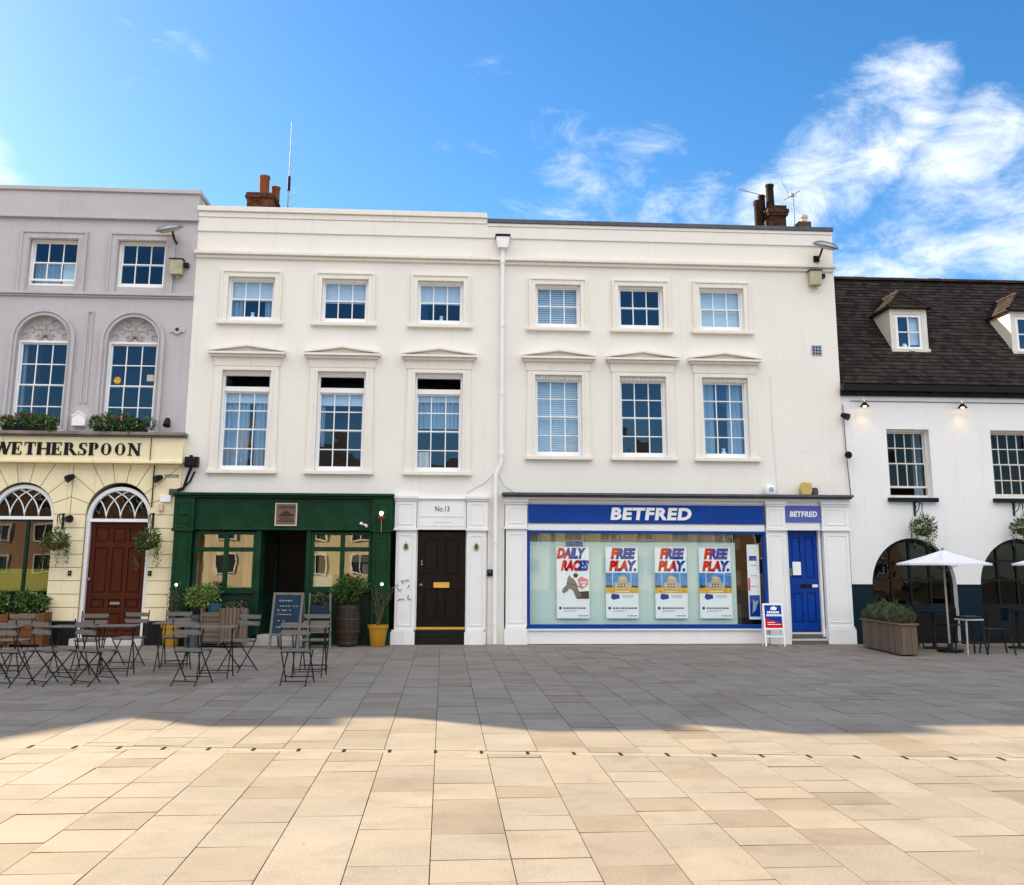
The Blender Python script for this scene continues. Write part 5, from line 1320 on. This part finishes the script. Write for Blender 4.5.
for k in range(13):
    rb = random.uniform(.11, .2); f_c = Vector((random.uniform(-.07, .07), -hl+.08+k*(2*hl-.12)/12, H-.02)); tall = random.uniform(.2, .42)
    for _ in range(260):
        a = random.uniform(0, 2*PI); t_ = random.random()**.5; u_ = random.uniform(.0, 1)
        p = f_c+Vector((math.cos(a)*rb*t_*math.sin(PI*(.15+.75*u_)), math.sin(a)*rb*t_*math.sin(PI*(.15+.75*u_)), tall*u_*(1.08-.3*t_)))
        d = Vector((math.cos(a)*t_*.9+random.gauss(0, .25), math.sin(a)*t_*.9+random.gauss(0, .25), .9))
        f.leaf(p, d, (random.gauss(0, 1), random.gauss(0, 1), .2), random.uniform(.05, .1), .014)
f.build('foliage', 'leaf_grey', o, weld=False)
f = MB(); f.leaves((.05, -hl+.15, H+.06), (.12, .2, .1), 70, .05, .03); f.build('dry_foliage', 'dryleaf', o, weld=False)

# ------------------------------------------------------------------ furniture
def make_chair(label):
    o = thing('bistro_chair', label, 'chair', (0, 0, 0), group='folding bistro chairs')
    b = MB()
    for q in range(5): b.box(-.2, .2, -.17+q*.075, -.17+q*.075+.06, .445, .463)
    b.build('seat', 'wood', o)
    b = MB()
    for z, yy in ((.70, -.205), (.80, -.222)): b.slat((-.205, yy, z), (.205, yy, z), .062, .016, (0, 1, 0))
    b.build('backrest', 'wood', o)
    for sx in (-1, 1):
        MB().tube([(sx*.195, .24, 0), (sx*.195, -.14, .45), (sx*.195, -.21, .72), (sx*.195, -.235, .87)], .0095, 6).build('leg', 'iron', o)
        MB().tube([(sx*.17, -.24, 0), (sx*.17, .2, .44)], .0095, 6).build('leg', 'iron', o)
    MB().tube([(-.195, .17, .085), (.195, .17, .085)], .007, 5).tube([(-.17, -.18, .06), (.17, -.18, .06)], .007, 5).tube([(-.17, .17, .435), (.17, .17, .435)], .007, 5).tube([(-.195, -.14, .435), (.195, -.14, .435)], .007, 5).build('stretcher', 'iron', o)
    return o
CH = [(-5.74, -6.95, -18, 'folding slatted chair at the far left of the front row'),
      (-5.27, -6.8, -36, 'folding slatted chair turned right, second in the front row from the frame edge'),
      (-4.68, -6.85, -34, 'folding slatted chair in the front row before the red door, back to us'),
      (-3.4, -6.85, -14, 'folding slatted chair with its back to us before the green bar pilaster'),
      (-1.98, -6.9, -4, 'folding slatted chair with its back to us before the chalkboard'),
      (-6.55, -4.95, 178, 'folding slatted chair facing us before the brown timber troughs'),
      (-5.45, -4.85, 186, 'folding slatted chair facing us before the cream pier'),
      (-4.98, -4.45, 168, 'folding slatted chair facing us straight before the red door'),
      (-4.3, -4.2, 190, 'folding slatted chair facing us before the yellow pot at the green pilaster'),
      (-3.12, -5.1, 150, 'folding slatted chair facing us at an angle before the slatted planters'),
      (-1.98, -5.0, 181, 'folding slatted chair facing us between chalkboard and front chair')]
c0 = make_chair(CH[0][3]); c0.location = (CH[0][0], CH[0][1], 0); c0.rotation_euler = (0, 0, R(CH[0][2]))
for x, y, a, lb in CH[1:]: copy_thing(c0, (x, y, 0), R(a), lb)
def make_table(label):
    o = thing('bistro_table', label, 'table', (0, 0, 0), group='folding bistro tables')
    b = MB()
    for q in range(6): b.box(-.28, .28, -.2+q*.068, -.2+q*.068+.06, .70, .718)
    b.build('tabletop', 'wood', o)
    MB().box(-.26, -.235, -.195, .2, .685, .699).box(.235, .26, -.195, .2, .685, .699).build('top_frame', 'iron', o)
    for sx in (-1, 1):
        MB().tube([(sx*.235, .21, 0), (sx*.235, -.16, .69)], .0095, 6).build('leg', 'iron', o); MB().tube([(sx*.21, -.21, 0), (sx*.21, .16, .69)], .0095, 6).build('leg', 'iron', o)
    MB().tube([(-.235, .17, .08), (.235, .17, .08)], .007, 5).tube([(-.21, -.17, .08), (.21, -.17, .08)], .007, 5).build('stretcher', 'iron', o)
    return o
TB = [(-6.35, -5.95, 0, 'slatted bistro table at the far left among the chairs'),
      (-5.4, -5.85, -8, 'slatted bistro table before the cream pier between two rows of chairs'),
      (-4.78, -5.7, 6, 'slatted bistro table straight before the red door'),
      (-4.15, -4.98, 0, 'slatted bistro table standing nearest the yellow pot at the green pilaster'),
      (-3.28, -6.0, 4, 'slatted bistro table before the slatted planters of the green bar'),
      (-1.95, -5.9, 0, 'slatted bistro table before the chalkboard and barrel')]
t0 = make_table(TB[0][3]); t0.location = (TB[0][0], TB[0][1], 0)
for x, y, a, lb in TB[1:]: copy_thing(t0, (x, y, 0), R(a), lb)

# chalkboard
o = thing('chalkboard', 'wood framed blue chalkboard with white writing leaning before the bar doorway', 'sign', (-3.05, -1.15, 0), rz=R(-12))
lean = Matrix.Rotation(R(-10), 4, 'X')
b = MB(); b.xf = lean
b.box(-.31, -.26, -.02, .02, 0, 1.08); b.box(.26, .31, -.02, .02, 0, 1.08); b.box(-.26, .26, -.02, .02, 1.03, 1.08); b.box(-.26, .26, -.02, .02, .25, .295)
b.build('frame', 'wood', o, bevel=.004)
b = MB(); b.xf = lean; b.box(-.26, .26, -.008, .01, .295, 1.03); b.build('panel', 'board', o)
b = MB(); b.xf = Matrix.Translation((0, .46, 0)) @ Matrix.Rotation(R(12), 4, 'X'); b.box(-.29, -.25, -.02, .02, 0, 1.06); b.box(.25, .29, -.02, .02, 0, 1.06); b.box(-.25, .25, -.02, .02, .25, .29); b.build('rear_leg', 'wood', o)
b = MB(); b.xf = lean; rr = random.Random(8)
for z, x0_, x1_, h in ((.92, -.18, .1, .05), (.82, -.16, .2, .03), (.74, -.2, .06, .035), (.66, -.19, .1, .03), (.54, -.17, .0, .03), (.42, -.2, .12, .03)):
    x = x0_
    while x < x1_:
        n = rr.randint(5, 8); pts = [(x+.05*q/n+rr.gauss(0, .003), -.011, z+h*.5*math.sin(q*2.1+rr.random())*rr.uniform(.5, 1)) for q in range(n)]
        b.tube(pts, .0036, 4, cap=False); x += .058+(.03 if rr.random() < .25 else 0)
b.build('chalk_writing', 'chalk', o, weld=False)
# small A-board of the betting shop
o = thing('pavement_sign', 'small white A-board with blue and red poster before the white pilaster by the blue door', 'sign', (6.76, -.62, 0), rz=R(-3))
b = MB(); b.xf = Matrix.Rotation(R(-8), 4, 'X')
b.box(-.21, -.175, -.018, .018, 0, .86); b.box(.175, .21, -.018, .018, 0, .86); b.box(-.175, .175, -.018, .018, .82, .86); b.box(-.175, .175, -.018, .018, .33, .365); b.box(-.175, .175, -.018, .018, .18, .21)
b.build('frame', 'letter', o, bevel=.004)
b = MB(); b.xf = Matrix.Rotation(R(-8), 4, 'X'); b.box(-.175, .175, -.006, .008, .365, .82); b.build('poster_panel', 'print_blue', o)
b = MB(); b.xf = Matrix.Rotation(R(-8), 4, 'X'); b.prism([(-.175, .365), (.175, .365), (.175, .45), (-.175, .56)], -.008, -.0062); b.build('poster_band', 'red', o)
b = MB(); b.xf = Matrix.Rotation(R(-8), 4, 'X'); b.prism([(-.05, .73), (.06, .72), (.09, .77), (.02, .8), (-.04, .78)], -.009, -.0062)
x = -.13
for z, a_, c_ in ((.66, -.12, .12), (.6, -.14, .15)):
    x = a_
    while x < c_: b.box(x, x+.028, -.0095, -.0062, z, z+.042); x += .036
for z, c_ in ((.47, .02), (.43, .14)): b.box(-.13, c_, -.0095, -.0085, z, z+.012)
b.build('poster_print', 'paper', o)
b = MB(); b.xf = Matrix.Translation((0, .3, 0)) @ Matrix.Rotation(R(10), 4, 'X'); b.box(-.2, -.17, -.015, .015, 0, .85); b.box(.17, .2, -.015, .015, 0, .85); b.box(-.17, .17, -.015, .015, .18, .21); b.build('rear_leg', 'letter', o)

# parasols and dark pub seats
def parasol(x, y, label, rz_=0):
    o = thing('parasol', label, 'parasol', (x, y, 0), rz=rz_, group='white parasols outside the pub')
    c = MB(); n = 8; top = (0, 0, 1.93); rim = [(.86*math.cos(2*PI*k/n+.3), .86*math.sin(2*PI*k/n+.3), 1.67) for k in range(n)]
    ns = 4
    def pt(k, s_, r_):
        a = Vector(rim[k]); b_ = Vector(rim[(k+1) % n]); e = a.lerp(b_, s_); p = Vector(top).lerp(e, r_)
        p.z -= .035*math.sin(PI*r_)*(1-abs(2*s_-1)*.6)+ (.02*(1-abs(2*s_-1)) if r_ == 1 else 0)*0
        return p
    for k in range(n):
        for i in range(ns):
            for j in range(ns):
                q = [pt(k, i/ns, j/ns), pt(k, (i+1)/ns, j/ns), pt(k, (i+1)/ns, (j+1)/ns), pt(k, i/ns, (j+1)/ns)]
                if j == 0: q = [q[0], q[2], q[3]]
                c.face(q)
        a, b_ = Vector(rim[k]), Vector(rim[(k+1) % n]); c.face([a, b_, b_-Vector((0, 0, .035)), a-Vector((0, 0, .035))])
    c.build('canopy', 'canvas', o, weld=False)
    MB().lathe([(.03, 1.92), (.035, 1.95), (.015, 1.98), (0, 1.98)], (0, 0, 0), 10).build('finial', 'metal_grey', o, smooth=True)
    MB().tube([(0, 0, .05), (0, 0, 1.92)], .019, 10).build('pole', 'chair_light', o)
    r_ = MB()
    for k in range(n): r_.tube([Vector(top)-Vector((0, 0, .03)), Vector(rim[k])-Vector((0, 0, .015))], .008, 4); r_.tube([(0, 0, 1.5), Vector(top).lerp(Vector(rim[k]), .55)-Vector((0, 0, .03))], .006, 4)
    r_.build('ribs', 'metal_grey', o)
    MB().lathe([(.0, 0), (.24, 0), (.24, .05), (.06, .07), (.03, .16), (0, .16)], (0, 0, 0), 18).build('base', 'black', o, smooth=True)
parasol(9.72, -2.0, 'white parasol standing whole before the first pub arch')
parasol(12.0, -2.1, 'white parasol before the second pub arch, cut by the frame edge', .2)
def bar_stool(x, y, a, label):
    o = thing('bar_stool', label, 'stool', (x, y, 0), rz=R(a), group='dark stools outside the pub')
    MB().box(-.19, .19, -.18, .18, .62, .65).build('seat', 'chair_light', o, bevel=.008)
    for sx in (-1, 1):
        for sy in (-1, 1): MB().tube([(sx*.2, sy*.19, 0), (sx*.15, sy*.14, .62)], .017, 6).build('leg', 'chair_light' if sx < 0 and sy < 0 else 'iron', o)
    MB().ring(-.185, .185, 0, .02, .018, 0, .018).build('footrest', 'iron', o) if False else MB().tube([(-.18, -.17, .22), (.18, -.17, .22), (.18, .17, .22), (-.18, .17, .22), (-.18, -.17, .22)], .01, 5).build('footrest', 'iron', o)
    MB().box(-.17, .17, -.16, .16, .652, .70).build('cushion', 'navy', o, bevel=.02)
bar_stool(9.85, -2.55, 6, 'stool with pale wooden seat edge beside the whole parasol pole')
def pub_chair(x, y, a, label):
    o = thing('metal_chair', label, 'chair', (x, y, 0), rz=R(a), group='dark metal chairs outside the pub')
    MB().box(-.2, .2, -.19, .2, .44, .465).build('seat', 'navy', o, bevel=.012)
    b = MB(); b.box(-.19, .19, -.23, -.205, .6, .86); b.build('backrest', 'navy', o, bevel=.012)
    for sx in (-1, 1):
        MB().tube([(sx*.22, -.26, 0), (sx*.185, -.19, .45), (sx*.185, -.23, .86)], .016, 6).build('leg', 'iron', o); MB().tube([(sx*.22, .24, 0), (sx*.18, .17, .45)], .016, 6).build('leg', 'iron', o)
pub_chair(10.4, -2.45, 80, 'dark metal chair right of the pale stool before the blue pub pier')
pub_chair(9.35, -1.1, 165, 'dark metal chair in shade between plank planter and whole parasol')
pub_chair(10.25, -1.0, 200, 'dark metal chair close to the pub arch behind the pale stool')
pub_chair(11.75, -1.9, 20, 'dark metal chair under the parasol cut by the frame edge')
def pub_table(x, y, label):
    o = thing('cafe_table', label, 'table', (x, y, 0), group='dark tables outside the pub')
    MB().lathe([(0, .72), (.34, .72), (.345, .735), (.34, .75), (0, .75)], (0, 0, 0), 24).build('tabletop', 'navy', o, smooth=True); MB().tube([(0, 0, .03), (0, 0, .72)], .03, 8).build('pedestal', 'iron', o); MB().lathe([(0, 0), (.22, 0), (.21, .03), (0, .04)], (0, 0, 0), 18).build('base', 'iron', o)
pub_table(9.8, -1.25, 'round dark table in shade before the first pub arch')
pub_table(11.6, -1.15, 'round dark table in shade before the second pub arch')

# ------------------------------------------------------------------ unseen houses added on the left, rooflines shaped for the shade edge
def shadow_house(x0, x1, h, m, label, attic=None, gable=None, cols=2):
    o = thing('shadow_house', label, 'building', ((x0+x1)/2, 4, 0), world=True)
    w_ = MB(); prof = [(x0, 0), (x1, 0), (x1, h)]
    if attic: prof += [(attic[1], h), (attic[1], attic[2]), (attic[0], attic[2]), (attic[0], h)]  # raised block shaped to cast a bump of shade on the square
    if gable: prof += [(gable[2], h), (gable[1], gable[3])]; 
    if gable and gable[0] > x0: prof += [(gable[0], h)]
    prof += [(x0, h)]
    w_.prism(prof, 0, 1.2); w_.box(x0, x1, 1.202, 8, 0, h-.4)
    w_.build('wall', m, o)
    MB().box(x0, x1, -.15, 0, h-.5, h-.3).build('cornice', 'stucco_trim', o, bevel=.01)
    for c_ in range(cols):
        cx = x0+(c_+.5)*(x1-x0)/cols
        for z0_, hh in ((.9, 1.5), (3.7, 1.9), (6.6, 1.1)):
            f_ = MB().ring(cx-.5, cx+.5, z0_, z0_+hh, .07, -.05, -.002).box(cx-.012, cx+.012, -.04, -.002, z0_+.07, z0_+hh-.07).box(cx-.43, cx+.43, -.04, -.003, z0_+hh/2-.02, z0_+hh/2+.02).build('window', 'sash', o)
            MB().box(cx-.43, cx+.43, -.02, -.003, z0_+.07, z0_+hh-.07).build('pane', 'opp_glass', f_)
shadow_house(-12.6, -10.08, 9.38, 'stucco', 'narrow white house added for its shadow beside the lilac grey building', attic=(-12.3, -10.85, 10.15))
shadow_house(-15.55, -12.63, 9.0, 'opp_cream', 'cream house added for its shadow, with a raised attic, second from the lilac grey building', attic=(-14.4, -12.9, 9.9))
shadow_house(-22.5, -15.58, 8.95, 'opp_brick', 'brick house added for its shadow, with a broad gable, third from the lilac grey building', attic=(-17.1, -15.8, 9.5), gable=(-22.4, -20.0, -17.2, 10.2), cols=4)

# ------------------------------------------------------------------ the far side of the square, seen in the glass
def opposite(x0, x1, h, y, m, label, gable=True, cols=4, rows=3, group=None):
    o = thing('square_building', label, 'building', ((x0+x1)/2, y, 0), world=True)
    MB().box(x0, x1, y-9, y, 0, h).build('wall', m, o)
    r_ = MB(); A = [r_.V(p) for p in ((x0-.2, y+.25, h), (x1+.2, y+.25, h), (x1+.2, y-9.2, h), (x0-.2, y-9.2, h), (x0-.2, y-4.5, h+2.1), (x1+.2, y-4.5, h+2.1))]
    r_.F((A[0], A[1], A[5], A[4])); r_.F((A[2], A[3], A[4], A[5])); r_.F((A[0], A[4], A[3])); r_.F((A[1], A[2], A[5])); r_.F((A[0], A[3], A[2], A[1]))
    rf_ = r_.build('roof', 'opp_roof', o)
    MB().box(x0+.6, x0+1.6, y-5.2, y-4, h+.6, h+3.0).build('chimney', 'opp_brick', rf_)
    MB().box(x0, x1, y, y+.12, h-.35, h-.05).build('cornice', 'opp_white', o)
    for c_ in range(cols):
        for q in range(rows):
            cx = x0+(c_+.5)*(x1-x0)/cols; zb_ = 1.0+q*(h-1)/rows; hh = (h-1)/rows*.6
            f_ = MB().ring(cx-.65, cx+.65, zb_, zb_+hh, .09, y+.002, y+.1).box(cx-.03, cx+.03, y+.002, y+.08, zb_+.09, zb_+hh-.09).build('window', 'sash', o)
            MB().box(cx-.56, cx+.56, y+.004, y+.02, zb_+.09, zb_+hh-.09).build('pane', 'opp_glass', f_)
opposite(-30, -16, 7.0, -46, 'opp_brick', 'brick house across the square, left end of the mirrored row', cols=5)
opposite(-15.6, -4, 7.5, -46, 'opp_cream', 'cream house across the square beside the brick one')
opposite(-3.6, 7, 7.1, -46, 'opp_white', 'white house across the square facing the terrace')
opposite(7.4, 17, 7.6, -46, 'opp_cream', 'cream house across the square facing the pub')
opposite(17.4, 31, 7.0, -46, 'opp_brick', 'brick house across the square, right end of the mirrored row', cols=5)

# ------------------------------------------------------------------ light
S = 1.4
sd = Vector((-S, 1, .9)).normalized()             # towards the sun: behind the terrace and well to the left
el = math.asin(sd.z); az = math.atan2(sd.x, sd.y)
sun = bpy.data.lights.new('sun', 'SUN'); sun.energy = 5.0; sun.angle = R(.53); sun.color = (1, .80, .50)
so = bpy.data.objects.new('sun', sun); COL.objects.link(so); so.rotation_euler = (-sd).to_track_quat('-Z', 'Y').to_euler()
wd = bpy.data.worlds.new('World'); scene.world = wd; wd.use_nodes = True
nt = wd.node_tree; N = nt.nodes; L = nt.links
bg = N['Background']; bg.inputs[1].default_value = .09
sky = N.new('ShaderNodeTexSky'); sky.sky_type = 'NISHITA'; sky.sun_disc = False; sky.sun_elevation = el; sky.sun_rotation = az
sky.air_density = 1.0; sky.dust_density = .7; sky.ozone_density = 3.0; sky.altitude = 300
hs = N.new('ShaderNodeHueSaturation'); hs.inputs['Saturation'].default_value = 1.3; hs.inputs['Value'].default_value = .68; hs.inputs['Hue'].default_value = .499
L.new(sky.outputs[0], hs.inputs['Color'])
tc = N.new('ShaderNodeTexCoord'); D_ = tc.outputs['Generated']
BLOBS = [((.405, .815, .417), .05, .9), ((.378, .842, .387), .05, .95), ((.352, .862, .364), .055, 1), ((.322, .887, .334), .05, .9), ((.48, .795, .37), .05, .9), ((.46, .82, .335), .055, .95), ((.439, .849, .294), .06, .95), ((.49, .812, .31), .06, .95), ((.402, .875, .262), .05, .9),
         ((.185, .914, .36), .08, .66), ((.146, .914, .38), .07, .6), ((.25, .91, .33), .06, .45), ((.06, .91, .41), .08, .45), ((-.42, .853, .343), .05, .9), ((-.365, .872, .31), .08, .4), ((-.293, .827, .49), .10, .36), ((-.345, .846, .40), .07, .3), ((-.2, .93, .30), .08, .3)]
acc = None
for dv, rad, wt in BLOBS:
    dp = N.new('ShaderNodeVectorMath'); dp.operation = 'DOT_PRODUCT'; L.new(D_, dp.inputs[0]); dp.inputs[1].default_value = Vector(dv).normalized()
    mr = N.new('ShaderNodeMapRange'); mr.interpolation_type = 'SMOOTHSTEP'; mr.inputs[1].default_value = math.cos(rad*1.5); mr.inputs[2].default_value = math.cos(rad*.2); mr.inputs[3].default_value = 0; mr.inputs[4].default_value = wt
    L.new(dp.outputs['Value'], mr.inputs[0])
    if acc is None: acc = mr.outputs[0]
    else:
        mx = N.new('ShaderNodeMath'); mx.operation = 'MAXIMUM'; L.new(acc, mx.inputs[0]); L.new(mr.outputs[0], mx.inputs[1]); acc = mx.outputs[0]
mp = N.new('ShaderNodeMapping'); mp.inputs['Rotation'].default_value = (0, R(-38), 0); mp.inputs['Scale'].default_value = (1.0, 1.0, 1.9); L.new(D_, mp.inputs[0])
n1 = N.new('ShaderNodeTexNoise'); n1.inputs['Scale'].default_value = 10.5; n1.inputs['Detail'].default_value = 12; n1.inputs['Roughness'].default_value = .66; n1.inputs['Distortion'].default_value = .35; L.new(mp.outputs[0], n1.inputs['Vector'])
sm = N.new('ShaderNodeMath'); sm.operation = 'MULTIPLY_ADD'; sm.inputs[1].default_value = .40; L.new(acc, sm.inputs[0]); L.new(n1.outputs[0], sm.inputs[2])
cr = N.new('ShaderNodeMapRange'); cr.interpolation_type = 'SMOOTHSTEP'; cr.inputs[1].default_value = .68; cr.inputs[2].default_value = 1.14; cr.inputs[3].default_value = 0; cr.inputs[4].default_value = .93; L.new(sm.outputs[0], cr.inputs[0])
mix = N.new('ShaderNodeMix'); mix.data_type = 'RGBA'; L.new(cr.outputs[0], mix.inputs[0]); L.new(hs.outputs[0], mix.inputs[6])
CLOUD = 4.2
mix.inputs[7].default_value = (CLOUD*.97, CLOUD*.99, CLOUD*1.02, 1)
# bright cloud added high behind the camera to fill the shaded fronts with light
sep = N.new('ShaderNodeSeparateXYZ'); L.new(D_, sep.inputs[0])
def ms(sock, a, b, lo, hi):
    m_ = N.new('ShaderNodeMapRange'); m_.interpolation_type = 'SMOOTHSTEP'; m_.inputs[1].default_value = a; m_.inputs[2].default_value = b; m_.inputs[3].default_value = lo; m_.inputs[4].default_value = hi
    L.new(sock, m_.inputs[0]); return m_.outputs[0]
def mul(p, q):
    m_ = N.new('ShaderNodeMath'); m_.operation = 'MULTIPLY'; L.new(p, m_.inputs[0]); L.new(q, m_.inputs[1]); return m_.outputs[0]
ny = N.new('ShaderNodeMath'); ny.operation = 'MULTIPLY'; ny.inputs[1].default_value = -1; L.new(sep.outputs['Y'], ny.inputs[0])
fill_cloud = mul(mul(ms(ny.outputs[0], -.05, .3, 0, 1), ms(sep.outputs['Z'], .28, .45, 0, 1)), ms(n1.outputs[0], .3, .5, .55, 1))
mix2 = N.new('ShaderNodeMix'); mix2.data_type = 'RGBA'; L.new(fill_cloud, mix2.inputs[0]); L.new(mix.outputs[2], mix2.inputs[6])
mix2.inputs[7].default_value = (7.0, 6.75, 6.4, 1)
L.new(mix2.outputs[2], bg.inputs[0])

# ------------------------------------------------------------------ camera
f_, pi_, ya_, ro_ = 1000.0, .1879, .0662, .0035
Fv = Vector((math.sin(ya_)*math.cos(pi_), math.cos(ya_)*math.cos(pi_), math.sin(pi_)))
R0 = Vector((math.cos(ya_), -math.sin(ya_), 0)); U0 = R0.cross(Fv)
Rv = math.cos(ro_)*R0+math.sin(ro_)*U0; Uv = -math.sin(ro_)*R0+math.cos(ro_)*U0
cam = bpy.data.cameras.new('camera'); co = bpy.data.objects.new('camera', cam); COL.objects.link(co)
mw = Matrix((Rv, Uv, -Fv)).transposed().to_4x4(); mw.translation = Vector((0, -21.2314, 1.6)); co.matrix_world = mw
cam.sensor_fit = 'HORIZONTAL'; cam.sensor_width = 36; cam.lens = 36*f_/1024; cam.shift_x = 0; cam.shift_y = -67.1152/1024*-1*-1
cam.clip_start = .1; cam.clip_end = 500
scene.camera = co
scene.view_settings.view_transform = 'Standard'; scene.view_settings.look = 'None'; scene.view_settings.gamma = 1; scene.view_settings.use_curve_mapping = False
scene.view_settings.exposure = 1.9
scene.render.engine = 'CYCLES'
scene.cycles.use_denoising = True
scene.cycles.max_bounces = 8; scene.cycles.transparent_max_bounces = 12; scene.cycles.caustics_reflective = False; scene.cycles.caustics_refractive = False
scene.render.resolution_x = 1024; scene.render.resolution_y = 885
for o in list(bpy.data.objects):
    if 'world_kids' in o: del o['world_kids']
